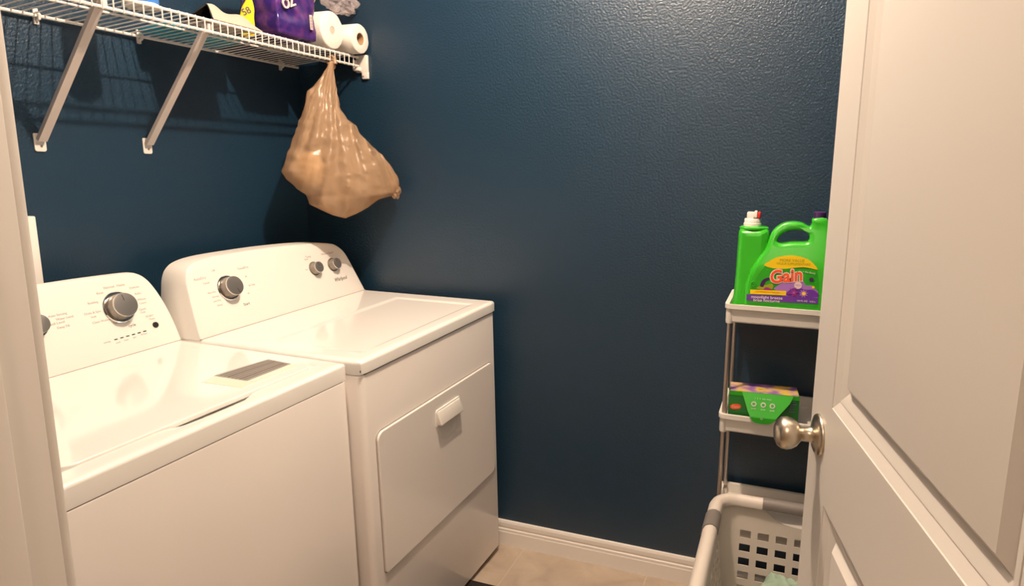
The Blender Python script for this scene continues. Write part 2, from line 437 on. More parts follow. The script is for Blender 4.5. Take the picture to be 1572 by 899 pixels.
for i in range(len(xs) - 1):
    for j in range(len(ys) - 1): bm.faces.new((grid[i][j], grid[i + 1][j], grid[i + 1][j + 1], grid[i][j + 1]))
bnd = [grid[i][0] for i in range(len(xs))] + [grid[-1][j] for j in range(1, len(ys))] + [grid[i][-1] for i in range(len(xs) - 2, -1, -1)] + [grid[0][j] for j in range(len(ys) - 2, 0, -1)]
prev = bnd
R0 = 0.010
for k in range(1, 6):
    a = math.pi / 2 * k / 5; ring = []
    for v in bnd:
        dx = -1 if v.co.x < x0 + 0.0121 else (1 if v.co.x > x1 - 0.0121 else 0); dy = -1 if v.co.y < y0 + 0.0121 else (1 if v.co.y > y1 - 0.0121 else 0)
        f = 0.7071 if dx and dy else 1.0
        o_ = 0.012 * math.sin(a) * f * (1.0 if not (dx and dy) else 1.0)
        ring.append(bm.verts.new((v.co.x + dx * o_, v.co.y + dy * o_, ZT - R0 * (1 - math.cos(a)))))
    for i in range(len(bnd)): bm.faces.new((prev[i], prev[(i + 1) % len(bnd)], ring[(i + 1) % len(bnd)], ring[i]))
    prev = ring
ring = [bm.verts.new((v.co.x, v.co.y, ZT - 0.0345)) for v in prev]
for i in range(len(bnd)): bm.faces.new((prev[i], prev[(i + 1) % len(bnd)], ring[(i + 1) % len(bnd)], ring[i]))
ring2 = [bm.verts.new((v.co.x - (0.004 if v.co.x > 0 else 0), v.co.y, ZT - 0.0370)) for v in ring]
for i in range(len(bnd)): bm.faces.new((ring[i], ring[(i + 1) % len(bnd)], ring2[(i + 1) % len(bnd)], ring2[i]))
bm.faces.new(ring2)
obj('top_panel', bm, m_enamel, dr, angle=50)
bm = bmesh.new(); box(bm, -0.016, -0.0010, -WD + 0.016, -0.016, ZT - 0.0402, ZT - 0.0366)
obj('seam', bm, m_seam, dr)
bm = bmesh.new(); box(bm, DB + 0.05, -0.03, -WD + 0.03, -0.03, 0.018, 0.03)
obj('base_frame', bm, m_black, dr)
for fx in (DB + 0.06, -0.05):
    for fy in (-WD + 0.05, -0.05):
        zf = 0.001 - (0.02763 * fy + 0.00978 * fx) + 0.0006
        bm = bmesh.new(); lathe(bm, [(0, zf), (0.018, zf), (0.018, zf + 0.006), (0.007, zf + 0.008), (0.007, 0.024), (0, 0.024)], 16, M=Matrix.Translation((fx, fy, 0)))
        obj('foot', bm, m_black, dr)
bm = bmesh.new(); lathe(bm, [(0, 0.0016), (0.003, 0.0016), (0.0034, 0)], 12, M=frame((-0.002, -0.7175, ZT - 0.0265), (0, 1, 0), (0, 0, 1), (1, 0, 0)))
obj('screw', bm, m_inkdark, dr)
# door of the dryer
bm = bmesh.new(); 
dm = poly([rrect(-0.6775, -0.0370, 0.3385, 0.7405, (0.022, 0.022, 0.010, 0.030))], 0.004, 0.0022, 2, M=Matrix.Translation((0.0035, 0, 0)) @ YZX)
ddoor = link('door', dm, m_cabinet, dr)
gm = poly([rrect(-0.6805, -0.0340, 0.3355, 0.7440, (0.025, 0.025, 0.012, 0.033)), list(reversed(rrect(-0.6755, -0.0390, 0.3405, 0.7385, (0.02, 0.02, 0.008, 0.028))))], 0.0008, 0.0, 1, M=Matrix.Translation((0.0004, 0, 0)) @ YZX)
link('gasket', gm, m_gasket, ddoor)
bm = bmesh.new()
vs = box(bm, 0.006, 0.027, -0.404, -0.273, 0.6535, 0.6965, bev=0.0045, seg=3)
for v in vs:
    if v.is_valid and v.co.x > 0.018 and v.co.z > 0.68: v.co.x -= 0.013
h = obj('handle', bm, m_plastic, ddoor)
hm = poly([rrect(-0.4075, -0.2695, 0.6495, 0.7005, (0.008, 0.008, 0.002, 0.002))], 0.003, 0.0012, 1, M=Matrix.Translation((0.0085, 0, 0)) @ YZX)
link('handle_plate', hm, m_plastic, h)
pk = [(-0.392, 0.652), (-0.388, 0.622), (-0.370, 0.602), (-0.342, 0.594), (-0.318, 0.597), (-0.297, 0.612), (-0.284, 0.652)]
link('finger_recess', poly([smooth_pts(pk, 4)], 0.0012, 0.001, 1, M=Matrix.Translation((0.0078, 0, 0)) @ YZX), m_plastic, h)
# console of the dryer
dfr = face_frame(-0.537, ZT)
DOUT = [(-0.7204, 0.944), (-0.7135, 1.015), (-0.7055, 1.072), (-0.699, 1.105), (-0.684, 1.131), (-0.652, 1.1475), (-0.580, 1.1550), (-0.409, 1.1530), (-0.271, 1.1470), (-0.160, 1.1385), (-0.1050, 1.131), (-0.0676, 1.1190), (-0.0384, 1.0877), (-0.0198, 1.0205), (-0.001, 0.944)]
console(dfr, DOUT, 0.150, 0.1, dr)
dial(dfr, -0.5740, 1.062, 0.0290, 0.030, dr, math.radians(-70))
dial(dfr, -0.2140, 1.0595, 0.0195, 0.024, dr, math.radians(100), ring=False)
dial(dfr, -0.1225, 1.0580, 0.0195, 0.024, dr, math.radians(100), ring=False)
words(dfr, [('AutoDry', -0.655, 1.103, 0.011), ('Casual', -0.640, 1.088, 0.008), ('Off', -0.603, 1.117, 0.008), ('TimedDry', -0.500, 1.108, 0.010),
            ('More Dry', -0.633, 1.060, 0.007), ('Normal', -0.626, 1.047, 0.007), ('Less Dry', -0.626, 1.035, 0.007), ('Damp', -0.622, 1.022, 0.007),
            ('30', -0.500, 1.082, 0.007), ('Air Only', -0.490, 1.055, 0.007), ('60', -0.512, 1.034, 0.007), ('Start', -0.236, 1.094, 0.009), ('Temp', -0.224, 1.101, 0.011),
            ('Wrinkle Guard', -0.130, 1.099, 0.010), ('Signal', -0.250, 1.062, 0.006)], m_ink, dr)
words(dfr, [('Start', -0.532, 1.006, 0.012)], m_inkdark, dr, 'print')
link('brand_lettering', text('Whirlpool', 0.0190, 0.0002, M=on_face(dfr, -0.108, 1.006, 0.0003), shear=0.25, sx=0.82), m_inkdark, dr, smooth=False)

bm = bmesh.new(); box(bm, -0.5400, -0.5352, -WD + 0.002, -0.002, ZT - 0.0006, ZT + 0.0012); obj('seam', bm, m_gasket, dr)
# ---- washer
ZW = 0.9208; WW = 0.700
wa = thing('washing_machine', 'white top-loading washing machine with a grey label on its lid, in front of the dryer', 'washing machine', (0.7640, -0.7762, 0.0), rotq((0.0225, -0.00746, -0.0470)))
WB = -0.640
cabinet(WB, 0.0, -WW, 0.0, 0.024, ZW - 0.0442, wa)
bm = bmesh.new(); box(bm, -0.016, -0.0010, -WW + 0.016, -0.016, ZW - 0.0452, ZW - 0.0420)
obj('seam', bm, m_seam, wa)
LX0, LX1, LY0, LY1 = -0.555, -0.052, -0.645, -0.048
bm = bmesh.new()
x0, x1, y0, y1 = WB, 0.0, -WW, 0.0
def deck_h(x, y):
    def s(d): d = max(0.0, min(1.0, d)); return d * d * (3 - 2 * d)
    inside = s(min((x - LX0 + 0.002) / 0.004, (LX1 + 0.002 - x) / 0.004, (y - LY0 + 0.002) / 0.004, (LY1 + 0.002 - y) / 0.004))
    h = -0.006 * inside
    sy = s(min((y + 0.465) / 0.10, (-0.235 - y) / 0.06))
    sx = s((-0.030 - x) / 0.022)
    h -= 0.016 * sy * sx * (1 if x > -0.16 else s((x + 0.2) / 0.04))
    return h
e = 0.010
xs = sorted(set([x0 + e + (x1 - x0 - 2 * e) * i / 50 for i in range(51)] + [LX1 + d for d in (-0.002, 0.0, 0.002, 0.006, 0.010, 0.014, 0.018)] + [LX0 - 0.002, LX0 + 0.002]))
ys = sorted(set([y0 + e + (y1 - y0 - 2 * e) * i / 90 for i in range(91)] + [LY1 - 0.002, LY1 + 0.002, LY0 - 0.002, LY0 + 0.002]))
grid = [[bm.verts.new((x, y, ZW + deck_h(x, y))) for y in ys] for x in xs]
for i in range(len(xs) - 1):
    for j in range(len(ys) - 1): bm.faces.new((grid[i][j], grid[i + 1][j], grid[i + 1][j + 1], grid[i][j + 1]))
bnd = [grid[i][0] for i in range(len(xs))] + [grid[-1][j] for j in range(1, len(ys))] + [grid[i][-1] for i in range(len(xs) - 2, -1, -1)] + [grid[0][j] for j in range(len(ys) - 2, 0, -1)]
prev = bnd
for k in range(1, 6):
    a = math.pi / 2 * k / 5; ring = []
    for v in bnd:
        dx = -1 if v.co.x < x0 + e * 1.01 else (1 if v.co.x > x1 - e * 1.01 else 0); dy = -1 if v.co.y < y0 + e * 1.01 else (1 if v.co.y > y1 - e * 1.01 else 0)
        f = 0.7071 if dx and dy else 1.0
        ring.append(bm.verts.new((v.co.x + dx * e * math.sin(a) * f, v.co.y + dy * e * math.sin(a) * f, ZW - 0.008 * (1 - math.cos(a)))))
    for i in range(len(bnd)): bm.faces.new((prev[i], prev[(i + 1) % len(bnd)], ring[(i + 1) % len(bnd)], ring[i]))
    prev = ring
ring = [bm.verts.new((v.co.x, v.co.y, ZW - 0.0425)) for v in prev]
for i in range(len(bnd)): bm.faces.new((prev[i], prev[(i + 1) % len(bnd)], ring[(i + 1) % len(bnd)], ring[i]))
bm.faces.new(ring)
obj('top_panel', bm, m_enamel, wa, angle=50)
lm = poly([rrect(LX0 + 0.0015, LX1 - 0.0015, LY0 + 0.0015, LY1 - 0.0015, (0.035, 0.02, 0.02, 0.035), 8)], 0.0055, 0.0028, 3, M=Matrix.Translation((0, 0, ZW - 0.0015)))
lid = link('lid', lm, m_enamel, wa)
ZL = ZW + 0.0041
def quad_plate(pts, t=0.0004): return poly([pts], t, 0, 1, M=Matrix.Translation((0, 0, ZL)))
L4 = [(-0.1127, -0.0657), (-0.193, -0.0588), (-0.2139, -0.201), (-0.1138, -0.2038)]
A_, B_, C_, D_ = [Vector(p) for p in L4]
lab = link('label', quad_plate([tuple(p) for p in (A_, B_, C_, D_)]), m_label, lid, smooth=False)
mes = []
for k in range(1, 8):
    t = k / 8; p = B_.lerp(A_, t); q = C_.lerp(D_, t); d = (q - p)
    p2 = p + d * 0.04; q2 = p + d * 0.96; nn = Vector((d.y, -d.x)).normalized() * (0.0016 if k % 3 else 0.0034)
    mes.append(poly([[tuple(p2 - nn), tuple(q2 - nn), tuple(q2 + nn), tuple(p2 + nn)]], 0.0003, 0, 1, M=Matrix.Translation((0, 0, ZL + 0.0004))))
link('print', join_meshes('print', mes), m_labelline, lab, smooth=False)
link('label', poly([[(-0.090, -0.200), (-0.21, -0.203), (-0.202, -0.245), (-0.088, -0.240)]], 0.0004, 0, 1, M=Matrix.Translation((0, 0, ZL))), m_palelabel, lid, smooth=False)
link('label', poly([[(-0.092, -0.066), (-0.108, -0.066), (-0.109, -0.196), (-0.092, -0.200)]], 0.0004, 0, 1, M=Matrix.Translation((0, 0, ZL))), m_palelabel, lid, smooth=False)
bm = bmesh.new(); box(bm, WB + 0.05, -0.03, -WW + 0.03, -0.03, 0.019, 0.03); obj('base_frame', bm, m_black, wa)
for fx in (WB + 0.06, -0.05):
    for fy in (-WW + 0.05, -0.05):
        zf = 0.0015 - (0.02129 * fy + 0.00746 * fx)
        bm = bmesh.new(); lathe(bm, [(0, zf), (0.018, zf), (0.018, zf + 0.006), (0.007, zf + 0.008), (0.007, 0.028), (0, 0.028)], 16, M=Matrix.Translation((fx, fy, 0)))
        obj('foot', bm, m_black, wa)
wfr = face_frame(-0.567, ZW)
WR = [(0.0, 0.918), (-0.003, 0.976), (-0.0110, 1.0286), (-0.0233, 1.0703), (-0.0364, 1.0957), (-0.0560, 1.112), (-0.0820, 1.1185), (-0.1649, 1.1224), (-0.2436, 1.1245), (-0.350, 1.1255)]
WOUT = [(-WW - y, z) for y, z in WR[:-1]] + [WR[-1]] + list(reversed(WR[:-1]))
console(wfr, WOUT, 0.062, 0.1, wa)
dial(wfr, -0.1360, 1.0395, 0.0320, 0.030, wa, math.radians(95))
dial(wfr, -0.3400, 1.0385, 0.0230, 0.026, wa, math.radians(95))
bm = bmesh.new(); lathe(bm, [(0, 0.004), (0.0065, 0.004), (0.0078, 0.0025), (0.008, 0)], 24, M=on_face(wfr, -0.0590, 0.9757))
obj('start_button', bm, m_black, wa)
bm = bmesh.new()
for k in range(6):
    y = -0.1725 + 0.0158 * k; box(bm, -0.0042, 0.0042, -0.0013, 0.0013, 0, 0.0006, M=on_face(wfr, y, 0.9655 + 0.0003 * k))
obj('indicator_lights', bm, m_black, wa)
words(wfr, [('Soil Level', -0.290, 1.034, 0.009), ('Water Level', -0.270, 1.042, 0.008), ('Auto Sensing', -0.283, 1.052, 0.008), ('Deep Fill', -0.280, 1.023, 0.008),
            ('Rinse', -0.170, 1.082, 0.008), ('Normal', -0.143, 1.092, 0.009), ('Heavy', -0.112, 1.092, 0.009), ('Delicate', -0.079, 1.080, 0.008), ('Bulky', -0.075, 1.063, 0.008),
            ('Whites', -0.071, 1.047, 0.008), ('Colors', -0.071, 1.037, 0.007), ('Quick', -0.078, 1.022, 0.008), ('Cold', -0.080, 1.014, 0.007), ('Bedding', -0.1950, 1.063, 0.008),
            ('Drain & Spin', -0.2040, 1.040, 0.008), ('Soak', -0.2050, 1.030, 0.007), ('Clean Washer', -0.1900, 1.016, 0.008), ('Towels', -0.155, 1.004, 0.007), ('Off', -0.128, 1.000, 0.008),
            ('wash', -0.1700, 0.957, 0.006), ('rinse', -0.148, 0.958, 0.006), ('spin', -0.125, 0.959, 0.006), ('lid lock', -0.098, 0.961, 0.006), ('sensing', -0.1960, 0.9645, 0.006),
            ('START', -0.0660, 1.001, 0.0075), ('Pause', -0.0620, 0.993, 0.0065)], m_ink, wa)
words(wfr, [('cycle', -0.120, 0.989, 0.010)], m_inkdark, wa, 'print')

bm = bmesh.new(); box(bm, -0.5700, -0.5652, -WW + 0.002, -0.002, ZW - 0.0006, ZW + 0.0013); obj('seam', bm, m_gasket, wa)
# washer supply box on the left wall
ob = thing('outlet_box', 'pale panel on the left wall behind the washing machine, half hidden by the door jamb', 'wall box', (0.0, -1.13, 1.12))
bm = bmesh.new(); box(bm, 0.0, 0.030, -0.12, 0.12, -0.15, 0.15, bev=0.003); obj('frame', bm, m_plastic, ob)
bm = bmesh.new(); box(bm, 0.0302, 0.034, -0.10, 0.10, -0.13, 0.13, bev=0.0015); obj('cover', bm, m_plastic, ob)

# ------------------------------------------------------------------ wire shelf
XS = 0.2758; ZB = 1.7471; ZF = 1.7718; XM = 0.1673; SY0 = -1.62; SY1 = -0.022; LIP = 0.0287
def deck_z(x): return ZB + (ZF - ZB) * (x - 0.012) / (XS - 0.012)
sh = thing('wire_shelf', 'white coated wire shelf on the left blue wall above the machines', 'shelf', (0.0, SY1, ZB))
off = Vector((0.0, SY1, ZB))
def L(p): return Vector(p) - off
bm = bmesh.new()
tube(bm, [L((0.012, SY0, ZB)), L((0.012, SY1, ZB))], 0.0040, 8)
obj('back_rail', bm, m_wire, sh)
bm = bmesh.new()
tube(bm, [L((XM, SY0, deck_z(XM) - 0.0048)), L((XM, SY1, deck_z(XM) - 0.0048))], 0.0030, 8)
obj('middle_rail', bm, m_wire, sh)
bm = bmesh.new()
tube(bm, [L((XS, SY0, ZF)), L((XS, SY1 - 0.001, ZF))], 0.0040, 8)
obj('front_rail', bm, m_wire, sh)
bm = bmesh.new()
tube(bm, [L((XS, SY0, ZF - LIP)), L((XS, SY1 - 0.001, ZF - LIP))], 0.0040, 8)
obj('lip_rail', bm, m_wire, sh)
n = 0; y = -0.9445 + 35 * 0.0254
while y > SY0 + 0.01:
    zz = 0.0034; bm = bmesh.new()
    tube(bm, [L((0.006, y, ZB + zz)), L((XS - 0.006, y, ZF + zz - 0.0006)), L((XS + 0.0022, y, ZF + 0.0032)), L((XS + 0.0046, y, ZF - 0.001)), L((XS + 0.0044, y, ZF - LIP + 0.002)), L((XS + 0.002, y, ZF - LIP - 0.0045))], 0.0017, 6)
    obj('cross_wire', bm, m_wire, sh)
    y -= 0.0254; n += 1
for yc in (-1.30, -0.9348, -0.6602, -0.1036):
    bm = bmesh.new()
    box(bm, 0.0, 0.007, -0.006, 0.006, -0.019, 0.019, bev=0.002)
    tube(bm, [(0.006, 0, 0.006), (0.013, 0, 0.0075), (0.0185, 0, 0.001), (0.016, 0, -0.006), (0.007, 0, -0.010)], 0.0042, 8)
    c = obj('wall_clip', bm, m_wire, sh, loc=L((0, yc, ZB)))
for yb in (-0.9601, -0.6645):
    t = bmesh.new()
    # folded steel brace from the front rail down to a foot on the wall
    p0 = Vector((0.010, 0, -0.295)); p1 = Vector((XS - 0.014, 0, ZF - LIP - ZB + 0.016)); d = (p1 - p0).normalized(); nn = Vector((-d.z, 0, d.x))
    prof = [(-0.0108, -0.0045), (0.0108, -0.0045), (0.0108, 0.0060), (0.0096, 0.0060), (0.0096, -0.0033), (-0.0096, -0.0033), (-0.0096, 0.0060), (-0.0108, 0.0060)]
    A = [t.verts.new(p0 + Vector((0, a, 0)) + nn * b) for a, b in prof]; B = [t.verts.new(p1 + Vector((0, a, 0)) + nn * b) for a, b in prof]
    for i in range(8): t.faces.new((A[i], A[(i + 1) % 8], B[(i + 1) % 8], B[i]))
    t.faces.new(A); t.faces.new(B)
    brc = obj('brace', t, m_brace, sh, smooth=False, loc=L((0, yb, ZB)))
    fm = poly([rrect(-0.0140, 0.0140, -0.322, -0.278, (0.003, 0.003, 0.006, 0.006))], 0.0016, 0.0006, 1, M=Matrix.Translation((0.0018, 0, 0)) @ YZX)
    ft = link('foot', fm, m_wire, brc)
    bm = bmesh.new(); lathe(bm, [(0, 0.0022), (0.0022, 0.002), (0.0032, 0)], 12, M=frame((0.0034, 0.002, -0.309), (0, 1, 0), (0, 0, 1), (1, 0, 0)))
    obj('screw', bm, m_knobside, brc)
    bm = bmesh.new(); box(bm, XS - 0.016, XS - 0.003, -0.008, 0.008, ZF - LIP - ZB - 0.003, ZF - LIP - ZB + 0.022, bev=0.002)
    obj('hook', bm, m_brace, brc)
# end bracket on the far wall
bm = bmesh.new()
box(bm, 0.257, 0.305, -0.012, -0.0, 1.722, 1.782, bev=0.003)
box(bm, 0.280, 0.306, -0.011, -0.0, 1.700, 1.726, bev=0.003)
box(bm, 0.256, 0.281, -0.030, -0.008, 1.726, 1.740, bev=0.004)
box(bm, 0.256, 0.264, -0.030, -0.008, 1.728, 1.764, bev=0.003)
for v in bm.verts: v.co -= off
eb = obj('end_bracket', bm, m_wire, sh)
bm = bmesh.new(); lathe(bm, [(0, 0.0022), (0.0022, 0.002), (0.0032, 0)], 12, M=frame(L((0.286, -0.011, 1.709)), (1, 0, 0), (0, 0, 1), (0, -1, 0)))
obj('screw', bm, m_knobside, eb)

# ------------------------------------------------------------------ things on the shelf
def paper_roll(name, label, cx, cy, cz, r, length, core_r, group=None, ang=0.0, closed=False):
    t = thing(name, label, 'paper roll', (cx, cy, cz), Matrix.Rotation(ang, 4, 'Z').to_quaternion(), group)
    M = frame((0, 0, 0), (0, 1, 0), (0, 0, 1), (1, 0, 0))
    prof = [(core_r, 0.0), (r * 0.94, 0.0)] + [(r * (0.94 + 0.06 * math.sin(a)), -0.006 * (1 - math.cos(a))) for a in (0.5, 1.0, 1.57)] + [(r, -length + 0.006), (r * 0.94, -length), (core_r, -length), (core_r, 0)]
    bm = bmesh.new(); lathe(bm, prof, 64, M=M)
    for v in bm.verts:
        k = noise.noise(v.co * 45) * 0.0012; rr = Vector((0, v.co.y, v.co.z))
        if rr.length > core_r * 1.3: v.co += rr.normalized() * k; v.co.x += noise.noise(v.co * 60 + Vector((9, 0, 0))) * 0.0012
    obj('paper', bm, m_paper, t, angle=60)
    bm = bmesh.new(); lathe(bm, [(core_r, -0.001), (core_r - 0.0016, -0.001), (core_r - 0.0016, -length + 0.001), (core_r, -length + 0.001), (core_r, -0.001)], 40, M=M)
    if closed: lathe(bm, [(core_r - 0.001, -0.0012), (0, -0.0014)], 40, M=M)
    obj('core', bm, m_core if not closed else m_greycore, t)
    return t
RZ = ZF + 0.006
paper_roll('toilet_roll', 'loose white toilet roll with brown core at the far end of the wire shelf', 0.312, -0.0550, RZ + 0.0495, 0.0490, 0.100, 0.0205)
paper_roll('paper_towel_roll', 'large white paper roll showing its round end beside the purple film pack', 0.2800, -0.1640, RZ + 0.0605, 0.0595, 0.262, 0.0135, closed=True, ang=0.0)
# purple pack of rolls
pk = thing('paper_towel_pack', 'purple film-wrapped pack of paper towels on the shelf', 'paper towel pack', (0.20, -0.32, RZ - 0.001))
bm = bmesh.new()
bmesh.ops.create_cube(bm, size=1.0)
bmesh.ops.subdivide_edges(bm, edges=bm.edges[:], cuts=24, use_grid_fill=True)
for v in bm.verts:
    p = v.co * 2
    q = Vector((p.x * math.sqrt(max(0, 1 - p.y ** 2 / 2 - p.z ** 2 / 2 + p.y ** 2 * p.z ** 2 / 3)), p.y * math.sqrt(max(0, 1 - p.z ** 2 / 2 - p.x ** 2 / 2 + p.z ** 2 * p.x ** 2 / 3)), p.z * math.sqrt(max(0, 1 - p.x ** 2 / 2 - p.y ** 2 / 2 + p.x ** 2 * p.y ** 2 / 3))))
    p = p.lerp(q, 0.30)
    hx, hy, hz = 0.076, 0.093, 0.098
    c = Vector((p.x * hx, p.y * hy, p.z * hz + 0.1))
    # bulge of stacked rolls and film creases
    c.x += 0.006 * math.cos(c.z / 0.031) * (1 if p.x > 0 else -1) * max(0, abs(p.x) - 0.4)
    k = noise.noise(Vector((c.x * 14, c.y * 14, c.z * 30))) * 0.006 + noise.noise(c * 60) * 0.0022
    c += p.normalized() * k
    c.z = max(c.z, 0.001); v.co = c
film = obj('film', bm, m_film, pk, angle=80)
def on_pack(y, z, rot=0.0, x=0.083):
    a = Vector((0, math.cos(rot), math.sin(rot))); b = Vector((0, -math.sin(rot), math.cos(rot)))
    return frame((x, y, z), a, b, (1, 0, 0))
link('brand_lettering', text('OZ', 0.040, 0.002, M=on_pack(-0.045, 0.104, 0.42, 0.078), off=0.0006), m_pinkwhite, pk)
bm = bmesh.new(); box(bm, -0.006, 0.006, -0.022, 0.022, 0, 0.0012, M=on_pack(0.052, 0.066, 0.05, 0.0790)); bc = obj('barcode_label', bm, m_pinkwhite, pk)
bm = bmesh.new()
for k in range(9): box(bm, -0.0045, 0.0045, -0.019 + k * 0.0043, -0.019 + k * 0.0043 + (0.0022 if k % 2 else 0.0012), 0, 0.0006, M=on_pack(0.052, 0.066, 0.05, 0.0802))
obj('bars', bm, m_knobside, bc)
# crumpled clear wrap on top of the rolls
def crumple(name, cx, cy, cz, sx, sy, sz, seed, m, parent=None, amp=0.35):
    bm = bmesh.new(); bmesh.ops.create_icosphere(bm, subdivisions=4, radius=1.0)
    for v in bm.verts:
        n_ = v.co.normalized(); s = Vector((seed, seed * 2, 0))
        k = 1 + amp * noise.noise(n_ * 2.2 + s) + amp * 0.8 * (1 - abs(noise.noise(n_ * 4.5 + s)) * 4) * 0.25 + amp * 0.35 * noise.noise(n_ * 11 + s)
        v.co = Vector((n_.x * sx * k, n_.y * sy * k, n_.z * sz * k))
    return obj(name, bm, m, parent, angle=22, loc=(cx, cy, cz))
tag(crumple('clear_plastic_wrap', 0.262, -0.095, RZ + 0.172, 0.036, 0.070, 0.042, 3.1, m_clear, amp=0.5), 'crumpled clear plastic wrap lying on top of the white rolls', 'plastic wrap')
tag(crumple('tissue_pack', 0.130, -0.165, RZ + 0.176, 0.07, 0.050, 0.046, 7.7, m_pinkwhite, amp=0.22), 'pale wrapped bundle above the large white paper roll', 'tissue bundle')

# yellow tag
yt_ = thing('yellow_package', 'small yellow package with black print between the beige sleeve and the purple pack', 'package', (0.190, -0.446, RZ))
bm = bmesh.new()
Y0 = [(-0.020, 0.0), (0.018, 0.0), (0.020, 0.05), (0.022, 0.080), (0.012, 0.115), (-0.002, 0.095), (-0.015, 0.07), (-0.022, 0.03)]
ym = poly([smooth_pts(Y0, 3)], 0.009, 0.004, 2, M=frame((0, 0, 0.0), (0.72, 0.69, 0), (0, 0, 1), (0.69, -0.72, 0)))
link('pouch', ym, m_yellow, yt_)
link('print', text('58', 0.026, 0.0004, M=frame((0.0066, -0.0069, 0.066), (0.72, 0.69, 0), (0, 0, 1), (0.69, -0.72, 0)) @ Matrix.Rotation(0.5, 4, 'Z') , off=0.0006), m_inkdark, yt_, smooth=False)

# beige sleeve, folded sheet with an open dark end
m_sleeve = mat('beige_fabric', (0.50, 0.42, 0.35), 0.75); add_bump(m_sleeve, 90, 0.5, 0.002)
bm = bmesh.new()
cs = [(-0.052, 0.000), (-0.030, 0.022), (-0.006, 0.046), (0.006, 0.050), (0.030, 0.030), (0.056, 0.008), (0.062, 0.001), (0.030, -0.002), (-0.02, -0.002)]
cs = smooth_pts(cs, 4)
outer = []; inner = []
NS = 16
for i in range(NS + 1):
    t = i / NS; y = -0.105 + 0.180 * t; hs = 1.0 - 0.22 * t
    cyy = [(x, max(z, 0.0) * hs * (1 + 0.12 * math.sin(9 * t + x * 40)) + 0.0015) for x, z in cs]
    sk = 0.03 * (1 - t)
    outer.append([bm.verts.new((x, y + 0.036 * (z / 0.05) * (1 - t), z)) for x, z in cyy])
    mx_, mz_ = 0.003, 0.016 * hs
    inner.append([bm.verts.new((mx_ + (x - mx_) * 0.90, y + 0.036 * (z / 0.05) * (1 - t), mz_ + (z - mz_) * 0.86)) for x, z in cyy])
m_ = len(cs)
for i in range(NS):
    for k in range(m_):
        bm.faces.new((outer[i][k], outer[i][(k + 1) % m_], outer[i + 1][(k + 1) % m_], outer[i + 1][k]))
        f = bm.faces.new((inner[i][k], inner[i + 1][k], inner[i + 1][(k + 1) % m_], inner[i][(k + 1) % m_])); f.material_index = 1
for k in range(m_):
    f = bm.faces.new((outer[0][k], inner[0][k], inner[0][(k + 1) % m_], outer[0][(k + 1) % m_])); f.material_index = 1
    bm.faces.new((outer[NS][k], outer[NS][(k + 1) % m_], inner[NS][(k + 1) % m_], inner[NS][k]))
for v in bm.verts: v.co += Vector((0, 0, 0))
bmesh.ops.recalc_face_normals(bm, faces=bm.faces[:])
slv = obj('folded_sleeve', bm, [m_sleeve, m_black], None, loc=(0.214, -0.555, ZF + 0.0030))
tag(slv, 'beige folded cover with a dark open end lying at the shelf front', 'folded cover')

# cyan flat case
m_cyan = mat('cyan_plastic', (0.03, 0.34, 0.50), 0.4)
bm = bmesh.new(); box(bm, -0.062, 0.062, -0.135, 0.135, 0.0, 0.010, bev=0.002)
cy = obj('storage_case', bm, m_cyan, loc=(0.088, -0.545, deck_z(0.15) + 0.0052))
tag(cy, 'flat cyan case lying at the back of the wire shelf', 'storage case')
cy.rotation_euler = (0, -math.atan2(ZF - ZB, XS - 0.012), 0); cy.location.z = deck_z(0.088) + 0.0055
# blue canister with cream base
m_can = mat('blue_plastic', (0.06, 0.24, 0.72), 0.35)
cn = thing('canister', 'round blue canister with cream base cut by the top of the photo', 'canister', (0.226, -0.828, deck_z(0.226) + 0.0065))
bm = bmesh.new(); lathe(bm, [(0, 0.0), (0.038, 0), (0.041, 0.002), (0.041, 0.007), (0.038, 0.009), (0, 0.009)], 40); obj('base', bm, m_paper, cn)
bm = bmesh.new(); lathe(bm, [(0, 0.0095), (0.037, 0.0095), (0.039, 0.012), (0.039, 0.105), (0.034, 0.117), (0.020, 0.122), (0, 0.123)], 40); obj('body', bm, m_can, cn)

# ------------------------------------------------------------------ tan bag hanging from the shelf
BH = Vector((0.292, -0.18, 0.0)); be = Vector((0.72, 0.69, 0)).normalized(); bn = Vector((be.y, -be.x, 0))
BL = [(1.735, -0.012), (1.729, -0.018), (1.712, -0.025), (1.680, -0.047), (1.652, -0.069), (1.638, -0.088), (1.604, -0.096), (1.568, -0.108), (1.520, -0.127), (1.462, -0.151), (1.420, -0.169), (1.375, -0.184), (1.349, -0.169), (1.317, -0.139), (1.299, -0.113), (1.266, -0.102), (1.248, -0.069), (1.227, -0.028), (1.218, 0.008)]
BR = [(1.735, -0.002), (1.712, -0.003), (1.672, 0.000), (1.62, 0.006), (1.577, 0.014), (1.55, 0.034), (1.53, 0.062), (1.504, 0.072), (1.472, 0.103), (1.432, 0.146), (1.395, 0.174), (1.361, 0.196), (1.331, 0.203), (1.303, 0.194), (1.294, 0.184), (1.288, 0.156), (1.280, 0.128), (1.262, 0.104), (1.248, 0.083), (1.230, 0.049), (1.218, 0.014)]
BL_ = sorted(BL); BR_ = sorted(BR)
bm = bmesh.new(); NZ = 110; NT = 120; rings = []
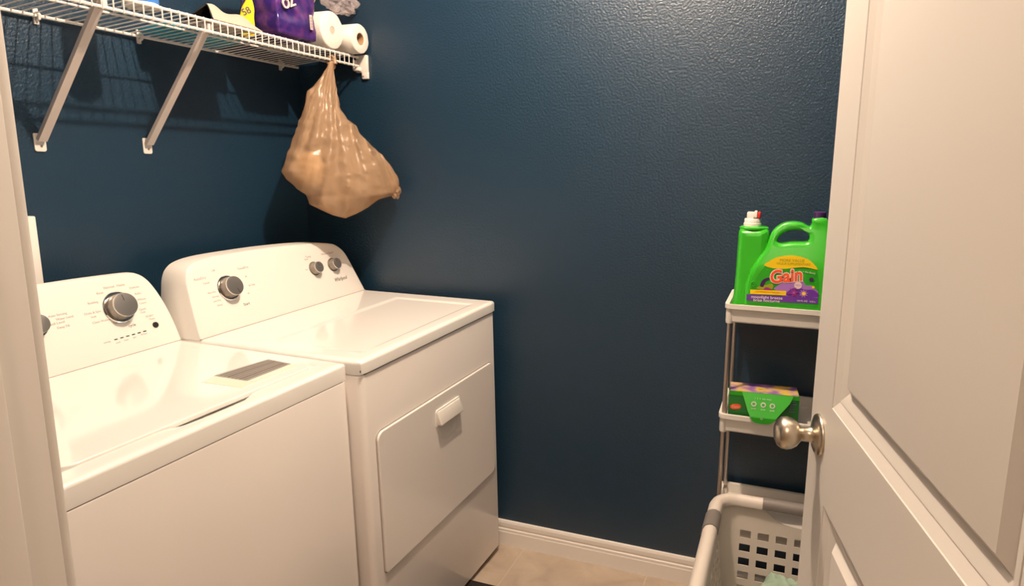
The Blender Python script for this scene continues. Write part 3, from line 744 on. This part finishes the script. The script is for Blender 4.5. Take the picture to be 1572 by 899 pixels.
for i in range(NZ + 1):
    t = i / NZ; z = 1.7345 - (1.7345 - 1.2182) * t
    l = interp(BL_, z); r = interp(BR_, z); c = (l + r) / 2; hw = max((r - l) / 2, 0.002)
    dep = 0.006 + 0.095 * math.sin(min(1, t * 1.12) * math.pi / 2) ** 1.6 * (1 if t < 0.82 else math.sqrt(max(0.02, 1 - ((t - 0.82) / 0.18) ** 2)))
    dep = min(dep, 0.15)
    ring = []
    for k in range(NT):
        a = 2 * math.pi * k / NT; ca, sa = math.cos(a), math.sin(a)
        s = c + hw * ca; d = dep * sa * (abs(sa) ** 0.1 if sa else 1)
        # taper in depth toward the right hand bump
        if s > 0.10: d *= max(0.30, 1 - (s - 0.10) * 6.0)
        # pleats radiating from the knot
        ang = (s - 0.0) / max(0.03, 1.80 - z)
        amp = (0.0075 * min(1, t * 4)) * (0.35 + 0.65 * abs(sa))
        fold = math.sin(ang * 46 + 2.2 * noise.noise(Vector((ang * 5, z * 6, 0)))) * 0.55 + noise.noise(Vector((ang * 16, z * 9, 4.0))) * 1.0
        d += amp * fold * (1 if sa >= 0 else -1)
        rg = 1 - abs(math.sin(ang * 23 + 1.5 * noise.noise(Vector((ang * 3, z * 4, 8.0)))))
        rg2 = 1 - abs(math.sin(ang * 37 + 2.5 * noise.noise(Vector((ang * 4, z * 7, 1.0)))))
        d += (0.010 * rg ** 6 + 0.006 * rg2 ** 8) * min(1, t * 3) * (0.4 + 0.6 * min(1, max(0, ang + 0.15) * 3)) * (1 if sa >= 0 else -1)
        d += 0.006 * noise.noise(Vector((s * 30, z * 30, 2.0 + sa))) * min(1, t * 3)
        if t > 0.8: d += 0.008 * math.sin(s * 160 + 3 * noise.noise(Vector((s * 20, z * 20, 0)))) * abs(sa) * (t - 0.8) * 4
        s += 0.004 * noise.noise(Vector((z * 50, a * 2, 7.0))) * min(1, t * 5)
        p = BH + be * s + bn * (d + 0.012 - 0.03 * t * 0.0); p.z = z
        ring.append(bm.verts.new(p))
    rings.append(ring)
for A, B in zip(rings, rings[1:]):
    for k in range(NT): bm.faces.new((A[k], A[(k + 1) % NT], B[(k + 1) % NT], B[k]))
bm.faces.new(rings[0]); bm.faces.new(list(reversed(rings[-1])))
bagt = thing('plastic_bag', 'tan plastic shopping bag tied to the shelf lip and hanging by the corner', 'bag', (0.292, -0.18, 1.74))
for v in bm.verts: v.co -= Vector((0.292, -0.18, 1.74))
obj('bag_body', bm, m_bag, bagt, angle=180)
he = crumple('handle_end', 0, 0, 0, 0.020, 0.022, 0.040, 21.4, m_bag, bagt, amp=0.35)
hp = BH + be * 0.182 + bn * 0.010; he.location = (hp.x - 0.292, hp.y + 0.18, 1.322 - 1.74); he.rotation_euler = (0.15, -0.25, 0.6)
bm = bmesh.new()   # the loop round the lip wires
kx = XS - 0.292 + 0.001
tube(bm, [(0.004, 0.0, -0.012), (0.0035, 0.0, 0.006), (-0.006, 0.001, 0.014), (-0.022, 0.0, 0.010), (-0.026, -0.001, -0.006), (-0.012, 0.0, -0.016), (0.0, 0, -0.022)], [0.008, 0.0055, 0.0045, 0.004, 0.0045, 0.006, 0.009], 10)
obj('knot', bm, m_bag, bagt)
m_cont = mat('pale_bundle', (0.88, 0.78, 0.60), 0.8)
cb = crumple('wrapped_bundle', 0.0, 0.0, 0.0, 0.056, 0.044, 0.056, 12.3, m_cont, amp=0.10)
cpos = BH + be * (-0.098) + bn * 0.030; cb.location = (cpos.x, cpos.y, 1.380)
tag(cb, 'pale rounded bundle showing through the lower left of the tan bag', 'bundle')

# ------------------------------------------------------------------ slim shelf cart
ct = thing('storage_cart', 'slim white plastic shelf cart with steel poles behind the open door', 'cart', (1.605, -0.27, 0.0))
CWD, CDP = 0.400, 0.245
def tray(zr):
    bm = bmesh.new()
    # outer rim, tapered tray body
    levels = [(0.0, zr, ), (0.0, zr - 0.0125), (0.006, zr - 0.014), (0.0085, zr - 0.048), (0.0125, zr - 0.052)]
    rs = []
    def ring(ins, z, r=0.016): return [bm.verts.new((p[0], p[1], z)) for p in rrect(ins, CWD - ins, ins, CDP - ins, r, 5)]
    for ins, z in levels: rs.append(ring(ins, z, max(0.006, 0.016 - ins * 0.3)))
    inner = [ring(0.004, zr + 0.0005, 0.014), ring(0.011, zr - 0.001, 0.010), ring(0.013, zr - 0.030, 0.010)]
    seq = [inner[2], inner[1], inner[0]] + rs
    n = len(rs[0])
    for A, B in zip(seq, seq[1:]):
        for k in range(n): bm.faces.new((A[k], A[(k + 1) % n], B[(k + 1) % n], B[k]))
    bm.faces.new(list(reversed(inner[2]))); bm.faces.new(rs[-1])
    # corner sockets
    for px in (0.014, CWD - 0.014):
        for py in (0.016, CDP - 0.016):
            lathe(bm, [(0, zr - 0.055), (0.0098, zr - 0.055), (0.0108, zr - 0.050), (0.0108, zr - 0.013)], 16, M=Matrix.Translation((px, py, 0)))
    return obj('tray', bm, m_cart, ct)
TZ = [1.0355, 0.7200, 0.4050, 0.0950]
for z in TZ: tray(z)
for px in (0.014, CWD - 0.014):
    for py in (0.016, CDP - 0.016):
        for za, zb in ((TZ[1], TZ[0] - 0.055), (TZ[2], TZ[1] - 0.055), (TZ[3], TZ[2] - 0.055)):
            bm = bmesh.new(); tube(bm, [(px, py, za - 0.004), (px, py, zb + 0.002)], 0.0062, 14); obj('pole', bm, m_pole, ct)
        bm = bmesh.new(); lathe(bm, [(0, 0.0005), (0.009, 0.0005), (0.011, 0.006), (0.009, 0.02), (0.007, 0.045), (0, 0.045)], 14, M=Matrix.Translation((px, py, 0)))
        obj('foot', bm, m_cart, ct)

# ------------------------------------------------------------------ detergent jug
JZ = 1.0060
jg = thing('detergent_jug', 'large green laundry detergent jug with white press tap on the cart top', 'detergent jug', (1.6185, -0.240, JZ))
DZ = 1.0367 - JZ   # outline heights measured from the visible tray rim
XZ = frame((0, 0, 0), (1, 0, 0), (0, 0, 1), (0, -1, 0))
def J(L): return [(x, z + DZ) for x, z in L]
body = [(0.030, -DZ + 0.001), (0.0318, -0.0103), (0.0337, 0.0445), (0.0463, 0.0903), (0.0659, 0.1271), (0.0811, 0.1509), (0.0878, 0.1758), (0.0933, 0.1934), (0.1055, 0.2078), (0.1227, 0.2189), (0.1467, 0.2232), (0.1693, 0.2206), (0.1876, 0.2111), (0.1932, 0.2199), (0.1954, 0.2335), (0.2283, 0.2347), (0.2400, 0.2000), (0.2480, 0.1500), (0.2500, 0.0800), (0.2509, 0.0076), (0.2505, -DZ + 0.001)]
hole = [(0.1097, 0.1698), (0.1122, 0.1804), (0.126, 0.1948), (0.1434, 0.2008), (0.1675, 0.2018), (0.1841, 0.1939), (0.1896, 0.1839), (0.1871, 0.1752), (0.1794, 0.1714), (0.1456, 0.1698), (0.1215, 0.1652)]
T = 0.052
bodyc = body[:1] + smooth_pts(body[1:-1], 3, closed=False) + body[-1:]
me = poly([J(bodyc), J(smooth_pts(hole, 3))], T, 0.013, 4, M=Matrix.Translation((0, T, 0)) @ XZ)
for v in me.vertices:      # thinner at handle and neck, so the belly is the thickest
    k = (v.co.z - DZ - 0.10) / 0.11
    if k > 0: v.co.y = T + (v.co.y - T) * (1 - 0.50 * min(1, k))
jb = link('body', me, m_green, jg, angle=50)
leftc = [(-0.001, -DZ + 0.001), (0.0007, -0.0129), (0.0045, 0.0424), (0.0055, 0.1148), (0.0064, 0.1800), (0.0075, 0.1935), (0.0110, 0.2000), (0.0620, 0.2020), (0.0809, 0.2010), (0.0855, 0.1950), (0.0880, 0.1700), (0.0900, 0.1000), (0.0900, -DZ + 0.001)]
me = poly([J(leftc)], 0.040, 0.020, 5, M=Matrix.Translation((0, T + 0.006, 0)) @ XZ)
link('tap_reservoir', me, m_green, jg, angle=50)
bm = bmesh.new(); lathe(bm, [(0.030, 0.1985), (0.0385, 0.1985), (0.0390, 0.2035), (0.034, 0.2065), (0, 0.207)], 40, M=Matrix.Translation((0.0455, T + 0.006, DZ)))
obj('shoulder', bm, m_green, jg)
tapm = bmesh.new()
lathe(tapm, [(0.0235, 0.205), (0.0235, 0.2145), (0.0215, 0.2155), (0.0215, 0.2255), (0.0200, 0.2275), (0, 0.2275)], 32, M=Matrix.Translation((0.0405, T + 0.003, DZ)))
box(tapm, 0.0255, 0.0440, T - 0.010, T + 0.014, 0.226 + DZ, 0.2455 + DZ, bev=0.003)
box(tapm, 0.0440, 0.0530, T - 0.014, T + 0.014, 0.230 + DZ, 0.2490 + DZ, bev=0.003)
tp = obj('press_tap', tapm, m_tapwhite, jg)
bm = bmesh.new(); box(bm, 0.0525, 0.0620, T - 0.012, T + 0.012, 0.2285 + DZ, 0.2465 + DZ, bev=0.004); obj('tap_button', bm, m_red, tp)
bm = bmesh.new(); lathe(bm, [(0.0155, 0.2335), (0.0160, 0.236), (0.0155, 0.2500), (0.013, 0.2515), (0, 0.2515)], 28, M=Matrix.Translation((0.2120, T, DZ)))
obj('screw_cap', bm, m_deep, jg)
# printed front of the jug
lab = [0]
def sticker(name, pts, m, layer, smooth=0, parent=None, th=0.00018):
    L_ = smooth_pts(pts, smooth) if smooth else pts
    me = poly([J(L_)], th, 0, 1, M=Matrix.Translation((0, -0.0003 - 0.00045 * layer, 0)) @ XZ)
    return link(name, me, m, parent or jg, smooth=False)
lbl = sticker('label', [(0.0428, -0.0005), (0.0395, 0.0124), (0.0497, 0.0415), (0.0613, 0.0683), (0.0731, 0.089), (0.083, 0.103), (0.2140, 0.1025), (0.2224, 0.0656), (0.223, 0.0020)], m_greenlabel, 0)
sticker('print', [(0.1095, 0.0458), (0.1305, 0.0631), (0.1558, 0.0668), (0.1808, 0.0724), (0.1889, 0.0593), (0.2032, 0.0603), (0.2204, 0.046), (0.2217, 0.0285), (0.133, 0.0267)], m_lilac, 1, 0, lbl)
sticker('print', [(0.1450, 0.0280), (0.1520, 0.0460), (0.1700, 0.0520), (0.1900, 0.0480), (0.2100, 0.0480), (0.2215, 0.0300)], m_purple, 1.5, 3, lbl)
sticker('print', [(0.0403, 0.0247), (0.133, 0.0267), (0.2217, 0.0285), (0.223, 0.0120), (0.0413, 0.0075)], m_purple, 2, 0, lbl)
sticker('print', [(0.0489, 0.0384), (0.1412, 0.0411), (0.142, 0.0293), (0.0497, 0.0264)], m_yellow, 2.5, 0, lbl)
sticker('print', [(0.0803, 0.1072), (0.0917, 0.1177), (0.1076, 0.1285), (0.1256, 0.1343), (0.1472, 0.1375), (0.1689, 0.1357), (0.1873, 0.13), (0.2022, 0.1203), (0.2159, 0.1038), (0.2034, 0.1049), (0.1853, 0.1077), (0.1675, 0.1066), (0.146, 0.1024), (0.1243, 0.0997), (0.1021, 0.1007)], m_yellow, 1, 2, lbl)
def jtext(s, size, x, z, rot, m, layer, off=0.0, shear=0.0, sx=1.0, ext=0.00015):
    M = Matrix.Translation((x, -0.0003 - 0.00045 * layer, z + DZ)) @ frame((0, 0, 0), (math.cos(rot), 0, math.sin(rot)), (-math.sin(rot), 0, math.cos(rot)), (0, -1, 0))
    return link('lettering', text(s, size, ext, M=M, off=off, shear=shear, sx=sx), m, lbl, smooth=False)
jtext('Gain', 0.0480, 0.1375, 0.0805, 0.16, m_pinkwhite, 3, off=0.0034, shear=0.12, sx=0.92)
jtext('Gain', 0.0480, 0.1375, 0.0805, 0.16, m_orange, 4, off=0.0010, shear=0.12, sx=0.92)
jtext('MORE VALUE', 0.0105, 0.1505, 0.1235, 0.02, m_olive, 2)
jtext('VALEUR SUPPLEMENTAIRE', 0.0088, 0.1540, 0.1145, 0.02, m_olive, 2, sx=0.82)
jtext('moonlight breeze', 0.0115, 0.0930, 0.0195, 0.02, m_white, 3.5)
jtext('brise nocturne', 0.0115, 0.0930, 0.0110, 0.02, m_white, 3.5)
jtext('ultra concentrated detergent', 0.0060, 0.0940, 0.0350, 0.02, m_orange, 3.5, sx=0.9)
jtext('154 FL OZ', 0.0060, 0.1830, 0.0170, 0.01, m_white, 3.5); jtext('4.55 L', 0.0060, 0.2090, 0.0170, 0.01, m_white, 3.5)
jtext('+ Oxi Boost', 0.0062, 0.1945, 0.0945, -0.1, m_pinkwhite, 3)
def petals(cx, cz, r0, r1, n, m, layer, rot=0.2):
    pts = []
    for k in range(n * 2):
        a = rot + math.pi * k / n; r = r1 if k % 2 == 0 else r0
        pts.append((cx + r * math.cos(a), cz + r * math.sin(a)))
    sticker('print', pts, m, layer, 3, lbl)
def disc(cx, cz, r, m, layer, n=20):
    sticker('print', [(cx + r * math.cos(2 * math.pi * k / n), cz + r * math.sin(2 * math.pi * k / n)) for k in range(n)], m, layer, 0, lbl)
petals(0.1606, 0.0376, 0.0060, 0.0170, 6, m_magenta, 4.2); petals(0.1606, 0.0376, 0.0015, 0.0070, 6, m_lilac, 4.7)
petals(0.1852, 0.0375, 0.0070, 0.0120, 9, m_lilac, 4.2); disc(0.1860, 0.0375, 0.0045, m_yellow, 4.7)
disc(0.1700, 0.0585, 0.0105, m_lilac, 2.6); disc(0.1700, 0.0585, 0.0096, m_pinkwhite, 2.8); jtext('FRESH', 0.0056, 0.1700, 0.0585, 0.0, m_lilac, 3.4)
disc(0.2020, 0.0758, 0.0055, m_deep, 3); disc(0.2080, 0.0560, 0.0035, m_yellow, 3); disc(0.2130, 0.0690, 0.0022, m_green, 3)
disc(0.0700, 0.0880, 0.0026, m_green, 2); disc(0.0890, 0.0950, 0.0018, m_green, 2); disc(0.2090, 0.0890, 0.0022, m_green, 3)
sticker('print', [(0.074, 0.050), (0.079, 0.066), (0.092, 0.074), (0.098, 0.071), (0.088, 0.064), (0.084, 0.055), (0.082, 0.048)], m_deep, 2.2, 3, lbl)
sticker('print', [(0.066, 0.042), (0.074, 0.050), (0.090, 0.054), (0.104, 0.058), (0.108, 0.050), (0.100, 0.041)], m_olive, 2.0, 3, lbl)
sticker('print', [(0.084, 0.040), (0.089, 0.047), (0.098, 0.046), (0.104, 0.041)], m_magenta, 2.8, 3, lbl)
bm = bmesh.new(); tube(bm, [(0.0560 + 0.0085 * (1 - k / 26) * math.cos(k * 0.42), -0.0012, 0.053 + DZ + 0.0085 * (1 - k / 26) * math.sin(k * 0.42)) for k in range(22)], 0.0011, 6)
obj('print', bm, m_green, lbl)

# ------------------------------------------------------------------ box of detergent pods
bx = thing('detergent_box', 'small green cardboard box with a curved flap on the middle cart tray', 'box', (1.6305, -0.2520, 0.6912), Matrix.Rotation(math.radians(5), 4, 'Z').to_quaternion())
bh = 0.0945
bm = bmesh.new(); box(bm, 0, 0.186, 0, 0.082, 0, bh, bev=0.0015)
m_boxtop = mat('box_top_print', (0.3, 0.3, 0.2), 0.4)
nt = m_boxtop.node_tree; tc = nt.nodes.new('ShaderNodeTexCoord'); vo = nt.nodes.new('ShaderNodeTexNoise'); vo.inputs['Scale'].default_value = 22; vo.inputs['Detail'].default_value = 1.5
rp = nt.nodes.new('ShaderNodeValToRGB'); els = rp.color_ramp.elements
els[0].position = 0.30; els[0].color = (0.10, 0.03, 0.28, 1); els[1].position = 0.72; els[1].color = (0.10, 0.22, 0.04, 1)
for p_, c_ in ((0.42, (0.35, 0.18, 0.42, 1)), (0.50, (0.62, 0.42, 0.25, 1)), (0.58, (0.75, 0.50, 0.03, 1))):
    e_ = els.new(p_); e_.color = c_
nt.links.new(tc.outputs['Object'], vo.inputs['Vector']); nt.links.new(vo.outputs[0], rp.inputs[0]); nt.links.new(rp.outputs[0], bsdf(m_boxtop).inputs['Base Color'])
m_card = mat('green_card', (0.025, 0.36, 0.015), 0.4); m_carddark = mat('dark_green_card', (0.010, 0.15, 0.020), 0.4)
cbx = obj('carton', bm, m_carddark, bx)
bm = bmesh.new(); box(bm, 0.002, 0.184, 0.002, 0.080, bh, bh + 0.0006); obj('lid_print', bm, m_boxtop, bx)
BXZ = frame((0, 0, 0), (1, 0, 0), (0, 0, 1), (0, -1, 0))
def bst(name, pts, m, y, parent, sm=0): return link(name, poly([smooth_pts(pts, sm) if sm else pts], 0.00025, 0, 1, M=Matrix.Translation((0, y, 0)) @ BXZ), m, parent, smooth=False)
bst('side_print', [(0.0, bh - 0.012), (0.186, bh - 0.012), (0.186, bh), (0.0, bh)], m_card, -0.0006, bx)
flap = [(0.034, bh), (0.170, bh), (0.160, bh - 0.020), (0.146, bh - 0.036), (0.132, bh - 0.052), (0.118, bh - 0.070), (0.103, bh - 0.0765), (0.080, bh - 0.0765), (0.064, bh - 0.070), (0.050, bh - 0.044)]
# flap bows outward over the tray rim
fm = poly([flap[:2] + smooth_pts(flap[2:], 3, closed=False)], 0.0004, 0, 1)
bmf = bmesh.new(); bmf.from_mesh(fm); bmesh.ops.subdivide_edges(bmf, edges=bmf.edges[:], cuts=2)
for v in bmf.verts:
    x, z, t = v.co.x, v.co.y, v.co.z
    v.co = Vector((x, -0.0015 - 0.030 * min(1, (bh - z) / 0.06) + t, z))
bpy.data.meshes.remove(fm); flp = obj('flap', bmf, m_card, bx, smooth=False)
def flap_y(z): return -0.0015 - 0.030 * min(1, (bh - z) / 0.06) - 0.0012
mes = []
for cx, cz in ((0.066, bh - 0.026), (0.091, bh - 0.0265), (0.115, bh - 0.027)):
    mes.append(poly([[(cx + 0.0075 * math.cos(k * 0.314), cz + 0.0075 * math.sin(k * 0.314)) for k in range(20)], [(cx + 0.004 * math.cos(-k * 0.314), cz + 0.004 * math.sin(-k * 0.314)) for k in range(20)]], 0.0003, 0, 1, M=Matrix.Translation((0, flap_y(cz) - 0.0035, 0)) @ BXZ))
    mes.append(text('pods', 0.0062, 0.0002, M=Matrix.Translation((cx, flap_y(cz - 0.012) - 0.001, cz - 0.012)) @ BXZ))
mes.append(text('1  2  3  easy steps', 0.0062, 0.0002, M=Matrix.Translation((0.090, flap_y(bh - 0.012) - 0.0015, bh - 0.0125)) @ BXZ))
mes.append(text('O', 0.0085, 0.0002, M=Matrix.Translation((0.088, flap_y(bh - 0.062) - 0.0005, bh - 0.062)) @ BXZ))
for me_ in mes: link('print', me_, m_white, flp, smooth=False)
bst('print', [(0.004, bh - 0.046), (0.010, bh - 0.039), (0.024, bh - 0.037), (0.033, bh - 0.041), (0.030, bh - 0.050), (0.010, bh - 0.053)], m_orange, -0.0008, bx, 3)
link('lettering', text('Gain', 0.011, 0.0002, M=Matrix.Translation((0.0185, -0.0012, bh - 0.0455)) @ BXZ), m_pinkwhite, bx, smooth=False)
link('print', join_meshes('print', [text(s, 0.0055, 0.0002, M=Matrix.Translation((0.168, -0.0009, bh - 0.016 - 0.007 * k)) @ BXZ) for k, s in enumerate(('laundry', 'detergent', 'pacs', 'liquid', 'lessive'))]), m_lilac, bx, smooth=False)

# ------------------------------------------------------------------ laundry basket(s)
def basket_mesh(parent, zr, W, D, grips):
    """open basket: rolled rim, tapered walls with rows of square holes, hand openings under the grips"""
    rad = 0.070; P = []           # perimeter samples: (point, inward normal, side, s)
    def lin(a, b, holes, step=0.008):
        br = {a, b}
        for h in holes: br |= {h, h + 0.029}
        br = sorted(br); out = []
        for u, v in zip(br, br[1:]):
            n = max(1, int(round((v - u) / step)))
            out += [u + (v - u) * k / n for k in range(n)]
        return out
    hx = [0.077 + 0.047 * k for k in range(6)]; hy = [0.082 + 0.047 * k for k in range(9)]
    def arc(cx, cy, a0):
        for k in range(9):
            a = math.radians(a0 + 90 * k / 9); P.append((Vector((cx + rad * math.cos(a), cy + rad * math.sin(a))), Vector((-math.cos(a), -math.sin(a))), 'c', 0))
    for x in lin(rad, W - rad, hx): P.append((Vector((x, 0)), Vector((0, 1)), 'n', x))
    arc(W - rad, rad, -90)
    for y in lin(rad, D - rad, hy): P.append((Vector((W, y)), Vector((-1, 0)), 'r', y))
    arc(W - rad, D - rad, 0)
    for x in reversed(lin(W - (W - rad), W - rad, hx) + [W - rad]): P.append((Vector((x, D)), Vector((0, -1)), 'f', x))
    arc(rad, D - rad, 90)
    for y in reversed(lin(rad, D - rad, hy) + [D - rad]): P.append((Vector((0, y)), Vector((1, 0)), 'l', y))
    arc(rad, rad, 180)
    Q = []
    for p in P:
        if not Q or (p[0] - Q[-1][0]).length > 1e-5: Q.append(p)
    P = Q; N = len(P); zb = 0.03
    rows = [0.097 + 0.039 * k for k in range(6)]
    def opening(p):
        for side, c, half, dep in grips:
            if p[2] == side and abs(p[3] - c) < half: return dep * (1 - abs((p[3] - c) / half) ** 3.0)
        return 0.0
    lev = [0.0, 0.25, 0.5, 0.75, 1.0]
    for h in rows: lev += [('z', h + 0.021), ('z', h + 0.039)]
    lev = lev[:-1] + [('z', 0.36), ('z', 0.42), ('z', zr - zb)]
    bm = bmesh.new(); V = []
    for p in P:
        o = opening(p); col = []
        for L_ in lev:
            z = (0.010 + o) + (rows[0] - 0.010 - o) * L_ if not isinstance(L_, tuple) else L_[1]
            ins = 0.014 + 0.050 * z / (zr - zb) + 0.030 * max(0, 1 - z / 0.05) * 0
            q = p[0] + p[1] * ins
            col.append(bm.verts.new((q.x, q.y, zr - z)))
        V.append(col)
    def inhole(p, q, v):
        if p[2] != q[2] or p[2] == 'c': return False
        m = (p[3] + q[3]) / 2; hs = hx if p[2] in 'nf' else hy
        if not any(h < m < h + 0.029 for h in hs): return False
        return v >= 4 and (v - 4) % 2 == 0 and v <= 14
    for i in range(N):
        A, B = V[i], V[(i + 1) % N]
        for v in range(len(lev) - 1):
            if inhole(P[i], P[(i + 1) % N], v): continue
            bm.faces.new((A[v], B[v], B[v + 1], A[v + 1]))
    bm.faces.new([c_[-1] for c_ in V])
    bmesh.ops.recalc_face_normals(bm, faces=bm.faces[:])
    bmesh.ops.solidify(bm, geom=bm.faces[:], thickness=0.0026)
    obj('tub', bm, m_basket, parent, angle=35)
    prof = [(-0.006, -0.034), (-0.003, -0.016), (0.003, -0.005), (0.012, -0.0005), (0.020, 0.0), (0.028, -0.004), (0.033, -0.014), (0.0325, -0.026), (0.0300, -0.026), (0.0300, -0.014), (0.020, -0.004), (0.012, -0.0045), (0.005, -0.010), (0.0, -0.018), (-0.003, -0.034)]
    def sweep(name, idx, m, dz, closed, scale=1.0):
        bm = bmesh.new(); rr = []
        for i in idx:
            p, n_ = P[i % N][0], P[i % N][1]
            rr.append([bm.verts.new((p.x + n_.x * (0.014 + (a_ - 0.014) * scale - 0.003), p.y + n_.y * (0.014 + (a_ - 0.014) * scale - 0.003), zr + b_ + dz)) for a_, b_ in prof])
        k_ = len(rr)
        for i in range(k_ if closed else k_ - 1):
            A, B = rr[i], rr[(i + 1) % k_]
            for k in range(len(prof)): bm.faces.new((A[k], A[(k + 1) % len(prof)], B[(k + 1) % len(prof)], B[k]))
        if not closed:
            bm.faces.new(rr[0]); bm.faces.new(list(reversed(rr[-1])))
        obj(name, bm, m, parent, angle=60)
    sweep('rim', range(N), m_basket, 0.0, True)
    for side, c, half, dep in grips:
        idx = [i for i in range(N) if P[i][2] == side and abs(P[i][3] - c) < half * 0.97]
        sweep('grip', idx, m_grip, 0.0022, False, 1.12)
bk = thing('laundry_basket', 'off-white plastic laundry basket with grey grips and square holes by the door', 'laundry basket', (1.610, -0.90, 0.0))
BZ = 0.515
basket_mesh(bk, BZ, 0.420, 0.590, [('f', 0.2350, 0.112, 0.056), ('l', 0.425, 0.042, 0.002), ('n', 0.2350, 0.112, 0.056)])
# pale green cloth inside
bm = bmesh.new(); nn_ = 36
for i in range(nn_ + 1):
    for j in range(nn_ + 1): pass
V = [[None] * (nn_ + 1) for _ in range(nn_ + 1)]
for i in range(nn_ + 1):
    for j in range(nn_ + 1):
        u = i / nn_ * 2 - 1; v = j / nn_ * 2 - 1
        m1 = max(abs(u), abs(v)); L_ = math.hypot(u, v) or 1; u2, v2 = u * m1 / L_, v * m1 / L_
        rr_ = math.hypot(u2, v2)
        z = 0.352 * (1 - rr_ ** 4.5) + 0.030 * noise.noise(Vector((u * 2.4, v * 2.4, 1.5))) * (1 - rr_) * 2 + 0.012 * noise.noise(Vector((u * 6, v * 6, 5)))
        V[i][j] = bm.verts.new((u2 * 0.112, v2 * 0.115, max(0.002, z)))
for i in range(nn_):
    for j in range(nn_): bm.faces.new((V[i][j], V[i + 1][j], V[i + 1][j + 1], V[i][j + 1]))
bmesh.ops.contextual_create(bm, geom=[e for e in bm.edges if e.is_boundary])
cl = obj('folded_cloth', bm, m_cloth, angle=80, loc=(1.815, -0.495, 0.036))
tag(cl, 'pale green cloth lying inside the laundry basket', 'cloth')

# ------------------------------------------------------------------ open room door
E0 = Vector((1.8149, -0.9653, 0)); hb = Vector((-0.2, 0.98, 0)).normalized(); nr = Vector((-hb.y, hb.x, 0))   # nr: toward the laundry machines
DWD = 0.735; DTH = 0.035; HG = E0 - hb * DWD
HG.z = 0.012; DHT = 2.03
dM = frame((HG.x, HG.y, HG.z), (hb.x, hb.y, 0), (nr.x, nr.y, 0), (0, 0, 1))
door = bpy.data.objects.new('door_1', None); C.objects.link(door); door.matrix_world = dM; door['kind'] = 'structure'
def door_leaf():
    bm = bmesh.new()
    st = 0.111; P1 = (st, DWD - st, 1.050 - 0.012, 1.915); P2 = (st, DWD - st, 0.215, 0.893 - 0.012)
    prof = [(0.0, 0.0), (0.001, -0.0012), (0.016, -0.0068), (0.0170, -0.0060), (0.0182, -0.0062), (0.036, -0.0128), (0.0375, -0.0130), (0.0490, -0.0042), (0.0505, -0.0040)]
    us = [0, st, DWD - st, DWD]; zs = [0, P2[2], P2[3], P1[2], P1[3], DHT]
    for side in (1, -1):
        yv = 0.0 if side == 1 else -DTH
        g = [[bm.verts.new((u, yv, z)) for z in zs] for u in us]
        for i in range(3):
            for j in range(5):
                if i == 1 and j in (1, 3): continue
                bm.faces.new((g[i][j], g[i + 1][j], g[i + 1][j + 1], g[i][j + 1]))
        for j in (1, 3):
            prev = [g[1][j], g[2][j], g[2][j + 1], g[1][j + 1]]
            for ins, dp in prof[1:]:
                u0, u1, z0, z1 = st + ins, DWD - st - ins, zs[j] + ins, zs[j + 1] - ins
                cur = [bm.verts.new((u, yv + side * dp, z)) for u, z in ((u0, z0), (u1, z0), (u1, z1), (u0, z1))]
                for k in range(4): bm.faces.new((prev[k], prev[(k + 1) % 4], cur[(k + 1) % 4], cur[k]))
                prev = cur
            bm.faces.new(prev)
    bm.verts.ensure_lookup_table()
    A = [(0, 0, 0), (DWD, 0, 0), (DWD, 0, DHT), (0, 0, DHT)]
    va = [bm.verts.new(p) for p in A]; vb = [bm.verts.new((p[0], -DTH, p[2])) for p in A]
    for k in range(4): bm.faces.new((va[k], va[(k + 1) % 4], vb[(k + 1) % 4], vb[k]))
    bmesh.ops.remove_doubles(bm, verts=bm.verts[:], dist=0.00005)
    return bm
leaf = obj('door_leaf', door_leaf(), m_door, door, angle=12)
KZ = 0.985 - 0.012; KU = DWD - 0.056
def knob(side):
    M = frame((KU, 0.0 if side > 0 else -DTH, KZ), (1, 0, 0), (0, 0, -side), (0, side, 0))
    bm = bmesh.new()
    lathe(bm, [(0.0335, 0.0), (0.0340, 0.002), (0.0325, 0.005), (0.024, 0.0085), (0.0145, 0.0105), (0.0120, 0.013), (0.0110, 0.020), (0.0112, 0.0275), (0.0150, 0.031), (0.0205, 0.0355), (0.0245, 0.0425), (0.0262, 0.050), (0.0250, 0.058), (0.0205, 0.0645), (0.0120, 0.0685), (0.0, 0.0695)], 56, M=M)
    return obj('door_knob', bm, m_nickel, leaf, angle=60)
knob(1); knob(-1)
bm = bmesh.new(); box(bm, DWD - 0.0005, DWD + 0.0008, -DTH + 0.005, -0.005, KZ - 0.028, KZ + 0.028); box(bm, DWD, DWD + 0.008, -0.024, -0.012, KZ - 0.007, KZ + 0.007, bev=0.002)
obj('latch', bm, m_nickel, leaf)
for hz in (0.20, 1.0, 1.80):
    bm = bmesh.new(); tube(bm, [(-0.004, 0.004, hz), (-0.004, 0.004, hz + 0.09)], 0.006, 12); obj('hinge', bm, m_nickel, leaf)

# ------------------------------------------------------------------ dark floor mat
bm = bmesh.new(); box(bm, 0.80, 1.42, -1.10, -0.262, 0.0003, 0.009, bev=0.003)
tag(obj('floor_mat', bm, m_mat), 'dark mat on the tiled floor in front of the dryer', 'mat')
